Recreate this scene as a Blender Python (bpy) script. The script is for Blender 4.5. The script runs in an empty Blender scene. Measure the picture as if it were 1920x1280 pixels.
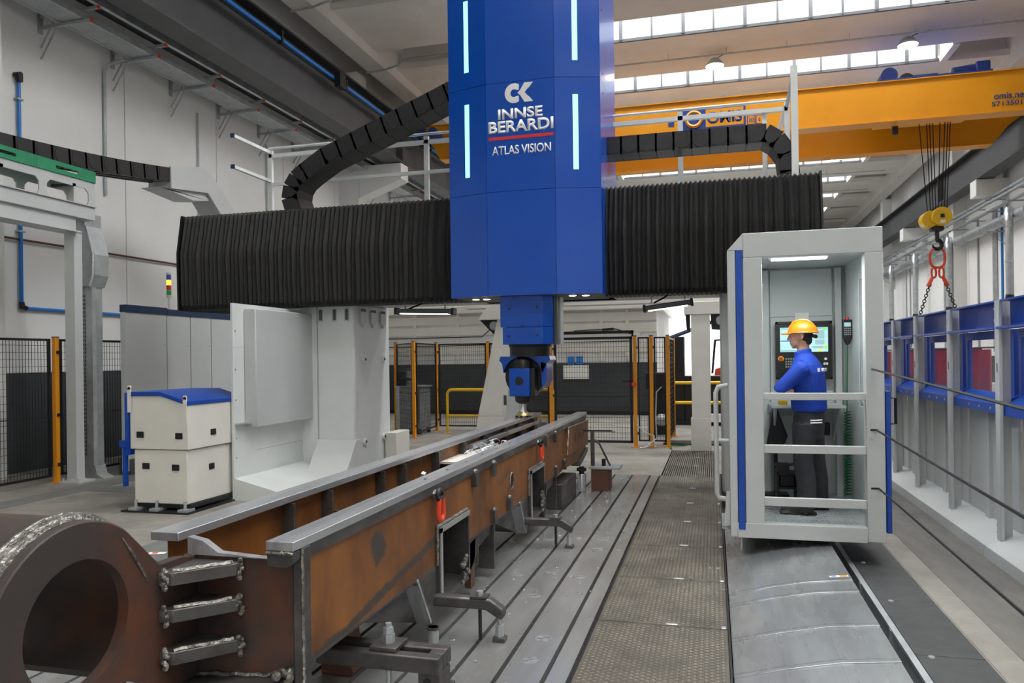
import bpy, bmesh, math, random
from mathutils import Vector, Matrix, Euler
random.seed(7)
sc = bpy.context.scene
COL = sc.collection
PI = math.pi

# ---------------------------------------------------------------- camera
PSI = math.atan(377 / 1415); RHO = 0.013
Fw = Vector((-math.sin(PSI), math.cos(PSI), 0)); Rt = Vector((math.cos(PSI), math.sin(PSI), 0)); Up = Vector((0, 0, 1))
cxv = Rt * math.cos(RHO) - Up * math.sin(RHO); cyv = Rt * math.sin(RHO) + Up * math.cos(RHO)
cam_d = bpy.data.cameras.new('camera'); cam = bpy.data.objects.new('camera', cam_d); COL.objects.link(cam)
mw = Matrix((cxv, cyv, -Fw)).transposed().to_4x4(); mw.translation = (0, 0, 1.8)
cam.matrix_world = mw
cam_d.sensor_width = 36; cam_d.lens = 1415 / 1920 * 36; cam_d.shift_y = 31 / 1920
cam_d.clip_start = .05; cam_d.clip_end = 300
sc.camera = cam

# ---------------------------------------------------------------- world, daylight, exposure
w = bpy.data.worlds.new('overcast'); sc.world = w; w.use_nodes = True
bg = w.node_tree.nodes['Background']; bg.inputs[0].default_value = (.88, .94, 1, 1); bg.inputs[1].default_value = 1.0
sc.view_settings.view_transform = 'Standard'; sc.view_settings.look = 'None'
sc.view_settings.gamma = 1; sc.view_settings.use_curve_mapping = False
sc.view_settings.exposure = 0.5
BAY = 4.3; BAY0 = 22.3
def area(name, loc, sx, sy, watt, col=(.97, .99, 1), rot=(0, 0, 0)):
    l = bpy.data.lights.new(name, 'AREA'); l.shape = 'RECTANGLE'; l.size = sx; l.size_y = sy; l.energy = watt; l.color = col
    o = bpy.data.objects.new(name, l); COL.objects.link(o); o.location = loc; o.rotation_euler = rot
    return o
for k in range(-10, 8):                       # daylight falling through the roof gaps between the beams
    area('skylight_daylight', (1.35, BAY0 - .72 + BAY * k, 12.3), 11, 1.1, 680)

# ---------------------------------------------------------------- mesh helpers
class G:
    def __init__(s): s.v = []; s.f = []
    def add(s, vs, fs):
        n = len(s.v); s.v += [tuple(p) for p in vs]; s.f += [tuple(i + n for i in f) for f in fs]; return s
    def box(s, x0, x1, y0, y1, z0, z1):
        return s.add([(x0,y0,z0),(x1,y0,z0),(x1,y1,z0),(x0,y1,z0),(x0,y0,z1),(x1,y0,z1),(x1,y1,z1),(x0,y1,z1)],
                     [(0,3,2,1),(4,5,6,7),(0,1,5,4),(1,2,6,5),(2,3,7,6),(3,0,4,7)])
    def ob(s, c, sz, rot=(0,0,0)):
        R = Euler(rot).to_matrix(); c = Vector(c); h = [a/2 for a in sz]
        vs = [c + R @ Vector((sx*h[0], sy*h[1], sz_*h[2])) for sz_ in (-1,1) for sx, sy in ((-1,-1),(1,-1),(1,1),(-1,1))]
        return s.add(vs, [(0,3,2,1),(4,5,6,7),(0,1,5,4),(1,2,6,5),(2,3,7,6),(3,0,4,7)])
    def prism(s, pts, ax, a, b):
        n = len(pts)
        def P(p, t):
            return (t, p[0], p[1]) if ax == 'x' else (p[0], t, p[1]) if ax == 'y' else (p[0], p[1], t)
        vs = [P(p, a) for p in pts] + [P(p, b) for p in pts]
        fs = [tuple(range(n)), tuple(range(2*n-1, n-1, -1))] + [(i, (i+1)%n, (i+1)%n+n, i+n) for i in range(n)]
        return s.add(vs, fs)
    def tube(s, pts, r, n=8, cap=True, closed=False):
        pts = [Vector(p) for p in pts]; m = len(pts)
        rs = r if isinstance(r, (list, tuple)) else [r]*m
        d0 = (pts[1]-pts[0]).normalized(); ref = Vector((0,0,1)) if abs(d0.z) < .9 else Vector((1,0,0))
        u = d0.cross(ref).normalized(); rings = []
        for i in range(m):
            if closed: d = (pts[(i+1)%m]-pts[i-1])
            else: d = (pts[min(i+1,m-1)]-pts[max(i-1,0)])
            d = d.normalized(); u = (u - d*u.dot(d)).normalized(); w_ = d.cross(u)
            k = 1.0
            if 0 < i < m-1 and not closed:
                c = (pts[i]-pts[i-1]).normalized().dot((pts[i+1]-pts[i]).normalized()); k = 1/max(.5, math.sqrt(max(.0, (1+c)/2)))
            rings.append([pts[i] + (u*math.cos(2*PI*j/n) + w_*math.sin(2*PI*j/n))*rs[i]*(k if k < 1.6 else 1) for j in range(n)])
        return s.loft(rings, cap, closed)
    def loft(s, rings, cap=True, closed=False):
        n = len(rings[0]); m = len(rings); vs = [p for r in rings for p in r]; fs = []
        for i in range(m if closed else m-1):
            for j in range(n):
                a, b = i*n, ((i+1)%m)*n
                fs.append((a+j, a+(j+1)%n, b+(j+1)%n, b+j))
        if cap and not closed: fs += [tuple(range(n-1,-1,-1)), tuple(range((m-1)*n, m*n))]
        return s.add(vs, fs)
    def cyl(s, p0, p1, r, r1=None, n=16): return s.tube([p0, p1], [r, r if r1 is None else r1], n)
    def sph(s, c, r, n=14, m=9):
        r = (r,r,r) if not isinstance(r,(list,tuple)) else r; rings = []
        for i in range(m+1):
            t = PI*i/m; q = max(math.sin(t), .002)
            rings.append([(c[0]+r[0]*q*math.cos(2*PI*j/n), c[1]+r[1]*q*math.sin(2*PI*j/n), c[2]-r[2]*math.cos(t)) for j in range(n)])
        return s.loft(rings)
    def lathe(s, c, prof, n=20, ax='z'):
        rings = []
        for r, h in prof:
            ring = []
            for j in range(n):
                a, b = max(r,.0005)*math.cos(2*PI*j/n), max(r,.0005)*math.sin(2*PI*j/n)
                ring.append((c[0]+a, c[1]+b, c[2]+h) if ax == 'z' else (c[0]+h, c[1]+a, c[2]+b) if ax == 'x' else (c[0]+a, c[1]+h, c[2]+b))
            rings.append(ring)
        return s.loft(rings)
WORG = {}
def link(o, parent, org):
    COL.objects.link(o)
    if parent is not None: o.parent = parent; o.location = org - WORG[parent.name]
    else: o.location = org
    WORG[o.name] = org
def mesh_of(g, name, smooth=35):
    me = bpy.data.meshes.new(name); me.from_pydata(g.v, [], g.f)
    bm = bmesh.new(); bm.from_mesh(me); bmesh.ops.recalc_face_normals(bm, faces=bm.faces); bm.to_mesh(me); bm.free()
    if smooth:
        me.polygons.foreach_set('use_smooth', [True]*len(me.polygons)); me.set_sharp_from_angle(angle=math.radians(smooth))
    return me
def O(name, g, mt, parent=None, bevel=0, smooth=35, label=None, cat=None, group=None, kind=None, org=None):
    xs = [p[0] for p in g.v]; ys = [p[1] for p in g.v]; zs = [p[2] for p in g.v]
    if org is None: org = Vector(((min(xs)+max(xs))/2, (min(ys)+max(ys))/2, min(zs)))
    else: org = Vector(org)
    h = G(); h.f = g.f; h.v = [(p[0]-org.x, p[1]-org.y, p[2]-org.z) for p in g.v]
    me = mesh_of(h, name, smooth); me.materials.append(mt)
    o = bpy.data.objects.new(name, me); link(o, parent, org)
    if bevel:
        b = o.modifiers.new('bevel', 'BEVEL'); b.width = bevel; b.segments = 2; b.limit_method = 'ANGLE'; b.angle_limit = .6
    return tag(o, label, cat, group, kind)
def tag(o, label=None, cat=None, group=None, kind=None):
    if label: o['label'] = label
    if cat: o['category'] = cat
    if group: o['group'] = group
    if kind: o['kind'] = kind
    return o
def T(name, loc, label=None, cat=None, group=None, kind=None):
    o = bpy.data.objects.new(name, None); o.empty_display_size = .1; link(o, None, Vector(loc)); return tag(o, label, cat, group, kind)
def dup(o, loc, label=None, parent=None, rz=None):
    """copy of a thing with its parts and sub-parts, its base moved to loc"""
    c = o.copy(); COL.objects.link(c); c.parent = parent; c.location = Vector(loc)
    if rz is not None: c.rotation_euler.z = rz
    WORG[c.name] = Vector(loc)
    if label: c['label'] = label
    for ch in list(o.children):
        d = ch.copy(); COL.objects.link(d); d.parent = c
        for gch in list(ch.children):
            e = gch.copy(); COL.objects.link(e); e.parent = d
    return c
def pdup(o, off):
    """copy of one part, shifted, under the same parent"""
    c = o.copy(); COL.objects.link(c); c.parent = o.parent; c.location = o.location + Vector(off)
    WORG[c.name] = WORG[o.name] + Vector(off); return c
def text(name, body, w_, h_, c, rot, mt, parent, depth=.002, bold=0.0, sx=None):
    """flat lettering fitted into w_ x h_ metres, centred at c"""
    cu = bpy.data.curves.new(name, 'FONT'); cu.body = body; cu.align_x = 'CENTER'; cu.align_y = 'CENTER'; cu.size = 1
    cu.offset = bold; cu.fill_mode = 'BOTH'
    t = bpy.data.objects.new(name, cu); COL.objects.link(t)
    bpy.context.view_layer.update()
    me = bpy.data.meshes.new_from_object(t.evaluated_get(bpy.context.evaluated_depsgraph_get()))
    bpy.data.objects.remove(t); bpy.data.curves.remove(cu)
    vs = [v.co.copy() for v in me.vertices]
    x0, x1 = min(v.x for v in vs), max(v.x for v in vs); y0, y1 = min(v.y for v in vs), max(v.y for v in vs)
    for v in me.vertices:
        v.co.x = (v.co.x - (x0+x1)/2) * w_/(x1-x0); v.co.y = (v.co.y - (y0+y1)/2) * h_/(y1-y0)
    bm = bmesh.new(); bm.from_mesh(me)
    r = bmesh.ops.extrude_face_region(bm, geom=bm.faces[:])
    bmesh.ops.translate(bm, verts=[e for e in r['geom'] if isinstance(e, bmesh.types.BMVert)], vec=(0, 0, depth))
    bmesh.ops.recalc_face_normals(bm, faces=bm.faces); bm.to_mesh(me); bm.free()
    me.materials.append(mt)
    o = bpy.data.objects.new(name, me); link(o, parent, Vector(c)); o.rotation_euler = rot
    return o

# ---------------------------------------------------------------- materials
def srgb(*c): return tuple((x/255/12.92 if x/255 <= .04045 else ((x/255+.055)/1.055)**2.4) for x in c) + (1,)
def mat(name, col, rough=.5, metal=0, col2=None, scale=4, stretch=(1,1,1), bump=0, bscale=60, rvar=0, contrast=(.35,.65), emit=0, alpha=1, trans=0, spec=.5, coat=0, detail=6):
    m = bpy.data.materials.new(name); m.use_nodes = True; nt = m.node_tree; N = nt.nodes; L = nt.links
    p = N['Principled BSDF']; c = srgb(*col)
    p.inputs['Base Color'].default_value = c; p.inputs['Roughness'].default_value = rough; p.inputs['Metallic'].default_value = metal
    p.inputs['Specular IOR Level'].default_value = spec
    if coat: p.inputs['Coat Weight'].default_value = coat; p.inputs['Coat Roughness'].default_value = .08
    if emit: p.inputs['Emission Color'].default_value = c; p.inputs['Emission Strength'].default_value = emit
    if alpha < 1: p.inputs['Alpha'].default_value = alpha
    if trans: p.inputs['Transmission Weight'].default_value = trans
    if col2 or rvar or bump:
        geo = N.new('ShaderNodeNewGeometry'); mp = N.new('ShaderNodeMapping'); mp.inputs['Scale'].default_value = stretch
        L.new(geo.outputs['Position'], mp.inputs['Vector'])
        no = N.new('ShaderNodeTexNoise'); no.inputs['Scale'].default_value = scale; no.inputs['Detail'].default_value = detail; no.inputs['Roughness'].default_value = .65
        L.new(mp.outputs[0], no.inputs['Vector'])
        if col2:
            r = N.new('ShaderNodeValToRGB'); r.color_ramp.elements[0].position = contrast[0]; r.color_ramp.elements[1].position = contrast[1]
            r.color_ramp.elements[0].color = c; r.color_ramp.elements[1].color = srgb(*col2)
            L.new(no.outputs[0], r.inputs[0]); L.new(r.outputs[0], p.inputs['Base Color'])
        if rvar:
            mr = N.new('ShaderNodeMapRange'); mr.inputs['To Min'].default_value = max(.03, rough-rvar); mr.inputs['To Max'].default_value = min(1, rough+rvar)
            mr.inputs['From Min'].default_value = .3; mr.inputs['From Max'].default_value = .7
            L.new(no.outputs[0], mr.inputs[0]); L.new(mr.outputs[0], p.inputs['Roughness'])
        if bump:
            n2 = N.new('ShaderNodeTexNoise'); n2.inputs['Scale'].default_value = bscale; n2.inputs['Detail'].default_value = 4; L.new(mp.outputs[0], n2.inputs['Vector'])
            b = N.new('ShaderNodeBump'); b.inputs['Strength'].default_value = bump; b.inputs['Distance'].default_value = .01
            L.new(n2.outputs[0], b.inputs['Height']); L.new(b.outputs[0], p.inputs['Normal'])
    return m
m_floor = mat('concrete floor', (150,146,138), .55, col2=(126,122,115), scale=1.3, bump=.15, bscale=30, rvar=.15)
m_floor2 = mat('grey floor strip', (120,122,120), .6, col2=(100,102,100), scale=2)
m_wall = mat('white wall panel', (234,234,232), .75, col2=(226,226,224), scale=.5)
m_wains = mat('dark grey wall base', (62,66,70), .6, col2=(54,57,61), scale=1)
m_ceil = mat('white concrete', (236,233,228), .8, col2=(226,222,217), scale=.8)
m_runway = mat('grey runway steel', (86,87,89), .5, col2=(74,75,77), scale=.7)
m_dark = mat('dark steel', (40,41,43), .45, metal=.3)
m_black = mat('black paint', (22,22,24), .45)
m_galv = mat('galvanised steel', (206,211,215), .3, metal=.65, col2=(182,187,191), scale=6)
m_galv2 = mat('dull galvanised steel', (186,191,193), .45, metal=.4, col2=(164,169,171), scale=4)
m_white = mat('machine white paint', (226,230,229), .42, col2=(218,222,221), scale=1.5)
m_white2 = mat('warm white paint', (232,229,221), .45, col2=(224,221,213), scale=2)
m_cab = mat('light grey paint', (196,200,200), .4, col2=(190,194,194), scale=1.2)
m_cabin = mat('cabin inner grey', (198,203,203), .45)
m_blue = mat('glossy blue paint', (0,78,184), .25, coat=.2, spec=.4, col2=(0,74,178), scale=.8)
m_blue2 = mat('blue frame paint', (14,74,176), .38, col2=(10,66,160), scale=2)
m_navy = mat('dark blue paint', (28,52,86), .45)
m_bellow = mat('black bellows fabric', (34,33,33), .62, col2=(27,26,26), scale=7, bump=.25, bscale=25)
m_chain = mat('black chain plastic', (40,39,42), .5, col2=(32,31,34), scale=9)
m_orange = mat('crane orange paint', (226,150,6), .4, col2=(218,142,4), scale=.8)
m_post = mat('fence post orange', (224,146,20), .45)
m_yellow = mat('yellow paint', (228,182,16), .42)
m_green = mat('green plastic', (42,146,104), .5, col2=(36,130,92), scale=4)
m_wire = mat('black wire', (24,25,26), .5)
m_bed = mat('ground bed steel', (178,179,178), .26, metal=.55, col2=(144,144,140), scale=1.0, stretch=(2,.5,1), rvar=.06, detail=3)
m_slot = mat('slot dark', (24,24,25), .6)
m_tread = mat('worn tread plate', (104,98,87), .5, metal=.3, col2=(84,79,71), scale=3, rvar=.12)
m_cover = mat('brushed cover steel', (184,188,190), .27, metal=.65, col2=(152,155,157), scale=1.5, stretch=(3,.6,1), rvar=.05, detail=3)
m_rubber = mat('dark steel mat', (70,72,72), .5, col2=(62,64,64), scale=2, rvar=.15)
m_pit = mat('pit concrete', (70,62,50), .8)
m_mill = mat('milled steel', (200,201,204), .22, metal=.55, col2=(164,165,170), scale=1.2, stretch=(9,.4,2), rvar=.05, detail=3)
m_scale = mat('dark mill scale', (104,101,100), .42, metal=.5, col2=(72,69,68), scale=5, stretch=(1,.4,1), rvar=.15)
m_weld = mat('weld metal', (176,172,166), .38, metal=.85, col2=(84,80,78), scale=28, bump=.8, bscale=70)
m_rustd = mat('brown primed steel', (112,66,42), .5, metal=.2, col2=(66,58,56), scale=1.7, rvar=.1, contrast=(.30,.54))
m_red = mat('red shackle paint', (226,78,44), .45, col2=(214,66,36), scale=9)
m_redcl = mat('dark red curtain', (176,34,62), .5, col2=(130,34,84), scale=3)
m_rblock = mat('rusty block', (104,66,48), .6, col2=(86,54,42), scale=5)
m_glass = mat('clear pane', (225,230,232), .03, alpha=.08, spec=.6)
m_sky = mat('daylight glazing', (240,246,255), .5, emit=1.05, spec=0)
m_sky.node_tree.nodes['Principled BSDF'].inputs['Base Color'].default_value = (.01, .01, .01, 1)
m_frame = mat('dark window frame', (64,66,70), .5)
m_out = mat('bright outdoors', (250,252,255), .5, emit=1.4)
m_lamp = mat('lamp glow', (255,250,236), .5, emit=9)
m_tubeglow = mat('lamp tube glow', (246,250,255), .5, emit=3.2)
m_led = mat('cyan light strip', (150,255,232), .5, emit=1.1)
m_print = mat('white print', (238,240,240), .5)
m_redprint = mat('red print', (214,40,48), .5)
m_navyprint = mat('blue print', (24,56,132), .5)
m_chrome = mat('polished steel', (215,215,212), .18, metal=1)
m_gold = mat('coated inserts', (214,200,150), .3, metal=.8)
m_paper = mat('paper', (238,238,232), .7)
m_cable = mat('black cable', (20,20,21), .5)
m_gcable = mat('green coil cable', (24,104,60), .45)
m_bpipe = mat('blue air pipe', (40,122,206), .4)

def rust_mat():
    m = bpy.data.materials.new('rusty web steel'); m.use_nodes = True; nt = m.node_tree; N = nt.nodes; L = nt.links
    p = N['Principled BSDF']; geo = N.new('ShaderNodeNewGeometry')
    def noise(sc_, st, det=6):
        mp = N.new('ShaderNodeMapping'); mp.inputs['Scale'].default_value = st; L.new(geo.outputs['Position'], mp.inputs[0])
        n = N.new('ShaderNodeTexNoise'); n.inputs['Scale'].default_value = sc_; n.inputs['Detail'].default_value = det; n.inputs['Roughness'].default_value = .6
        L.new(mp.outputs[0], n.inputs[0]); return n.outputs[0]
    def ramp(src, stops):
        r = N.new('ShaderNodeValToRGB'); L.new(src, r.inputs[0]); e = r.color_ramp.elements
        e[0].position, e[0].color = stops[0][0], srgb(*stops[0][1]); e[1].position, e[1].color = stops[-1][0], srgb(*stops[-1][1])
        for q, c in stops[1:-1]: x = e.new(q); x.color = srgb(*c)
        return r.outputs[0]
    base = ramp(noise(2.4, (1, 1, .5)), [(.34, (94,60,38)), (.5, (128,80,40)), (.66, (150,96,44))])
    dk = ramp(noise(1.5, (1, .8, 1), 8), [(.56, (0,0,0)), (.63, (255,255,255))])
    st = ramp(noise(5, (1, 3, .12), 3), [(.5, (0,0,0)), (.7, (120,120,120))])
    mx0 = N.new('ShaderNodeMixRGB'); L.new(st, mx0.inputs[0]); L.new(base, mx0.inputs[1]); mx0.inputs[2].default_value = srgb(112, 68, 42)
    # one scorched round patch and one dark brushed band, each with a shape of its own
    sp = N.new('ShaderNodeSeparateXYZ'); wob = noise(9, (1, 1, 1), 3); L.new(geo.outputs['Position'], sp.inputs[0])
    def mth(op, p0, p1=0.0, cl=False):
        q = N.new('ShaderNodeMath'); q.operation = op; q.use_clamp = cl
        for i_, v_ in enumerate((p0, p1)):
            if isinstance(v_, (int, float)): q.inputs[i_].default_value = v_
            else: L.new(v_, q.inputs[i_])
        return q.outputs[0]
    yy, zz = sp.outputs[1], sp.outputs[2]
    dy = mth('SUBTRACT', yy, 3.78); dz = mth('SUBTRACT', zz, .78)
    rr = mth('ADD', mth('SQRT', mth('ADD', mth('MULTIPLY', dy, dy), mth('MULTIPLY', dz, dz))), mth('MULTIPLY', wob, .12))
    circ = mth('MULTIPLY', mth('SUBTRACT', .165, rr), 40, True)
    ln = mth('ABSOLUTE', mth('ADD', mth('SUBTRACT', zz, mth('ADD', .44, mth('MULTIPLY', mth('SUBTRACT', yy, 3.1), .115))), mth('MULTIPLY', mth('SUBTRACT', wob, .5), .08)))
    band = mth('MULTIPLY', mth('MULTIPLY', mth('SUBTRACT', .034, ln), 60, True), mth('LESS_THAN', yy, 4.7))
    near = mth('LESS_THAN', mth('ABSOLUTE', mth('ADD', sp.outputs[0], 1.77)), .02)
    bw_ = N.new('ShaderNodeRGBToBW'); L.new(dk, bw_.inputs[0])
    dk = mth('MAXIMUM', mth('MULTIPLY', bw_.outputs[0], mth('GREATER_THAN', yy, 4.5)), mth('MULTIPLY', mth('MAXIMUM', circ, band), near))
    mx = N.new('ShaderNodeMixRGB'); L.new(dk, mx.inputs[0]); L.new(mx0.outputs[0], mx.inputs[1]); mx.inputs[2].default_value = srgb(72, 64, 60)
    L.new(mx.outputs[0], p.inputs['Base Color']); p.inputs['Roughness'].default_value = .5; p.inputs['Metallic'].default_value = .15
    return m
m_rust = rust_mat()
# ================================================================ THE SETTING
S = 'structure'
g = G()
g.box(-12, -4.35, -24, 72, -.5, 0); g.box(-4.35, .08, 11.56, 72, -.5, 0); g.box(.08, 1.5, 11.9, 72, -.5, 0); g.box(1.5, 10.6, -24, 72, -.5, 0)
floor = O('floor', g, m_floor, kind=S, label='light concrete floor of the workshop hall')
m_aisle = mat('stained aisle concrete', (118,115,110), .5, col2=(92,90,87), scale=.9, stretch=(1.6,.5,1), rvar=.15, detail=5)
O('aisle_slab', G().box(1.72, 2.28, -24, 72, 0, .003), m_aisle, floor); O('aisle_slab', G().box(1.53, 1.715, -24, 72, 0, .003), m_floor, floor)
O('pit_bottom', G().box(-4.35, 1.5, -24, 11.9, -.9, -.5), m_pit, floor)
for x0, x1, y0, y1 in ((-9.0, -8.6, 6.0, 13.0), (-8.59, -6.95, 8.75, 9.15)):
    O('floor_channel_cover', G().box(x0, x1, y0, y1, 0, .006), m_floor2, floor)
O('guide_rail_strip', G().box(-5.35, -4.75, 4, 8.45, 0, .03), m_floor2, floor)
O('guide_rail_strip', G().box(-4.62, -4.36, 4, 20, 0, .05), m_scale, floor)
O('drain_grating', G().box(-1.0, .3, 15.6, 16.2, 0, .03), m_dark, floor)

# walls: cladding panels with recessed joints, dark grey painted base
def clad(name, X, inner, ys, ztop, label):
    b = O(name, G().box(min(X, X-inner*.3), max(X, X-inner*.3), -24, 72, 0, ztop), m_wall, kind=S, label=label)
    for a, c in zip(ys[:-1], ys[1:]):
        O('wall_panel', G().box(min(X, X+inner*.03), max(X, X+inner*.03), a+.012, c-.012, 1.66, ztop), m_wall, b)
        O('base_panel', G().box(min(X, X+inner*.035), max(X, X+inner*.035), a+.004, c-.004, 0, 1.65), m_wains, b)
    return b
wl = clad('wall_left', -11.2, 1, [-24, -16, -8, -3, 2, 7, 9.6, 12.45, 15.3, 18.15, 21.0, 23.85, 26.7, 29.55, 35, 41, 47, 53, 59, 65, 72], 13, 'white clad left wall with dark grey base')
wr = clad('wall_right', 10.0, -1, [-24, -16, -8, -3, 4, 10, 16, 22, 25, 28, 31, 34, 37, 40, 43, 46, 49, 55, 61, 72], 13, 'white clad right wall behind the ducts')
O('wall_back', G().box(-11.2, 10, 71.5, 72, 0, 13), m_wall, kind=S, label='pale far end wall of the hall')
O('wall_front', G().box(-11.2, 10, -24.3, -24, 0, 13), m_wall, kind=S, label='pale near end wall of the hall')
for i, y in enumerate((9.12, 21.6, 34.6, 47.6)):      # concrete pilasters on the left wall
    O('pilaster', G().box(-11.2, -10.5 if i else -10.75, y-.3, y+.3, 0 if i else 0, 10.7), m_wall, wl)
for y in (21.6, 34.6, 47.6): O('pilaster', G().box(9.5, 10.0, y-.3, y+.3, 0, 10.6), m_wall, wr)

# roof: precast beams across the hall, vertical glazing on each, gutter beams along the walls
roof = O('ceiling', G().box(-11.2, 10, -24, 72, 12.9, 13.1), m_ceil, kind=S, label='white concrete roof with cross beams and glazing')
O('gutter_beam', G().box(-10.2, -9.6, -24, 72, 10.7, 11.7), m_ceil, roof)
O('gutter_beam', G().box(-9.8, -9.45, -24, 72, 11.55, 11.8), m_ceil, roof)
O('gutter_beam', G().box(9.0, 9.6, -24, 72, 10.6, 11.7), m_ceil, roof)
beam0 = None
gb = G().prism([(0,11.0),(2.8,11.0),(2.95,11.15),(3.15,12.2),(4.3,12.9),(3.9,12.9),(2.6,12.3),(.2,12.3),(.2,11.25),(0,11.2)], 'x', -9.6, 9.0)
beam0 = O('roof_beam', gb, m_ceil, roof, org=(0, 0, 11)); beam0.location.y += BAY0
WORG[beam0.name] = Vector((0, BAY0, 11))
for k in range(-10, 12):
    if k: pdup(beam0, (0, BAY*k, 0))
ck = O('cheek_wall', G().box(7.06, 7.26, BAY0-1.34, BAY0-.01, 11.0, 12.85), m_ceil, roof); ck2 = O('cheek_wall', G().box(-4.6, -4.4, BAY0-1.34, BAY0-.01, 11.0, 12.85), m_ceil, roof)  # strip end walls, added to block daylight spilling past the glazing
for k in range(-10, 12):
    if k: pdup(ck, (0, BAY*k, 0)); pdup(ck2, (0, BAY*k, 0))
px = [-4.3, -3.4, -2.5, -1.605, -.712, .132, .988, 1.855, 2.717, 3.54, 4.389, 5.225, 6.094, 6.95]
for n, k in enumerate(range(-1, 8)):
    y = BAY0 + BAY*k
    wn = O('window_%d' % (n+1), G().box(-4.35, 7.02, y-.06, y-.01, 11.02, 11.1).box(-4.35, 7.02, y-.06, y-.01, 12.22, 12.3), m_frame, kind=S,
           label='roof light strip number %d from the front, white daylight panes in a grey frame' % (n+1))
    for i in range(13):
        if n < 5: O('pane', G().box(px[i]+.03, px[i+1]-.03, y-.045, y-.03, 11.1, 12.22), m_sky, wn)
        O('mullion', G().box(px[i+1]-(.05 if i % 2 else .022), px[i+1]+(.05 if i % 2 else .022), y-.08, y-.01, 11.06, 12.26), m_frame, wn)
    if n >= 5: O('pane', G().box(-4.3, 6.95, y-.045, y-.03, 11.1, 12.22), m_sky, wn)

# high bay lamps hanging from conduits under the beams
names = {(-1,0):'left', (0,0):'left', (0,1):'right'}
for k in range(0, 6):
    y = BAY0 + 1.15 + BAY*k
    cd = O('conduit', G().cyl((-8.6, y, 10.8), (8.3, y, 10.8), .025, n=6), m_galv2, label='thin grey conduit under the %s roof beam beyond the blue column' % ['first','second','third','fourth','fifth','sixth'][k], cat='conduit')
    for x in [-8+1.7*i for i in range(10)]: O('hanger', G().cyl((x, y, 10.8), (x, y, 11.0), .006, n=4), m_galv2, cd)
    if k % 3 == 0:
        for i, x in enumerate((-5.2, .16, 5.5)):
            l = T('high_bay_lamp', (x, y+.36, 10.55), 'round ceiling lamp, %s one on the %s lamp row' % (['left','middle','right'][i], 'near' if k == 0 else 'far'), 'lamp', 'high bay ceiling lamps')
            O('housing', G().lathe((x, y+.36, 10.6), [(.05,.25),(.14,.2),(.28,.03),(.28,0)], 18), m_galv2, l)
            O('diffuser', G().lathe((x, y+.36, 10.58), [(.0,0),(.26,0),(.26,.02),(.0,.02)], 18), m_lamp, l)
            O('cable', G().tube([(x, y+.36, 10.8), (x+.25, y+.2, 10.86), (x+.5, y+.04, 10.84)], .012, 5), m_cable, l)
# conduits bending down the left gutter beam
for k in (-1, 0, 1):
    y = BAY0 - 1.0 + BAY*k
    O('bent_conduit', G().tube([(-4.5,y,10.9),(-8.7,y,10.9),(-8.95,y,10.87),(-9.1,y,10.75),(-9.55,y,10.65),(-10.2,y,10.62)], .028, 6), m_galv2,
      label='bent grey conduit %s along the left gutter beam' % {-1:'nearest',0:'second',1:'third'}[k], cat='conduit')

# crane runway beams
def runway(X, sgn, z0, z1, ys, label):
    t = T('crane_runway_beam', (X, 20, z0), label, 'runway beam')
    for a, b in zip(ys[:-1], ys[1:]):
        gg = G().box(X-.03, X+.03, a+.01, b-.01, z0+.05, z1-.05)
        O('web', gg, m_runway, t)
        O('bottom_flange', G().box(X-.28, X+.28, a+.01, b-.01, z0, z0+.05), m_runway, t)
        O('top_flange', G().box(X-.28, X+.28, a+.01, b-.01, z1-.05, z1), m_dark, t)
        O('stiffener', G().box(X-.25, X+.25, b-.12, b-.1, z0+.05, z1-.05), m_runway, t)
    O('crane_rail', G().box(X-.04, X+.04, ys[0], ys[-1], z1, z1+.1), m_dark, t)
    return t
runway(-9.35, 1, 7.8, 9.2, [-2, 8.6, 21.6, 34.6, 47.6, 60], 'deep grey crane runway girder along the left wall')
runway(9.25, -1, 7.85, 9.02, [-2, 21.6, 34.6, 47.6, 60], 'deep grey crane runway girder along the right wall')
for y in (21.6, 34.6, 47.6):
    O('corbel', G().prism([(-10.49,6.8),(-9.1,7.3),(-9.1,7.78),(-10.49,7.78)], 'y', y-.28, y+.28), m_wall, wl)
for y in (30.0, 40.5, 21.6, 51):
    O('corbel', G().box(8.95, 10.0, y-.32, y+.32, 7.25, 7.83), m_wall, wr, bevel=.02)
# blue conductor pipe and black festoon track on the left girder
cp = T('conductor_bar', (-9.0, 20, 8.75), 'bright blue power bar running along the left crane girder', 'conductor bar')
O('bar', G().box(-9.06, -9.0, -1, 60, 8.78, 8.85), m_bpipe, cp)
O('cover', G().box(-9.09, -9.05, -1, 60, 8.74, 8.89), m_dark, cp)
for y in range(2, 50, 3): O('clip', G().box(-9.1, -8.97, y+.6, y+.66, 8.72, 9.0), m_dark, cp)
for i, y in enumerate((17.0, 22.6)):
    O('collector_box', G().box(-9.0, -8.84, y, y+.3, 8.6, 8.95).box(-8.98, -8.9, y+.3, y+.5, 8.66, 8.75), m_dark, cp)

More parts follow.
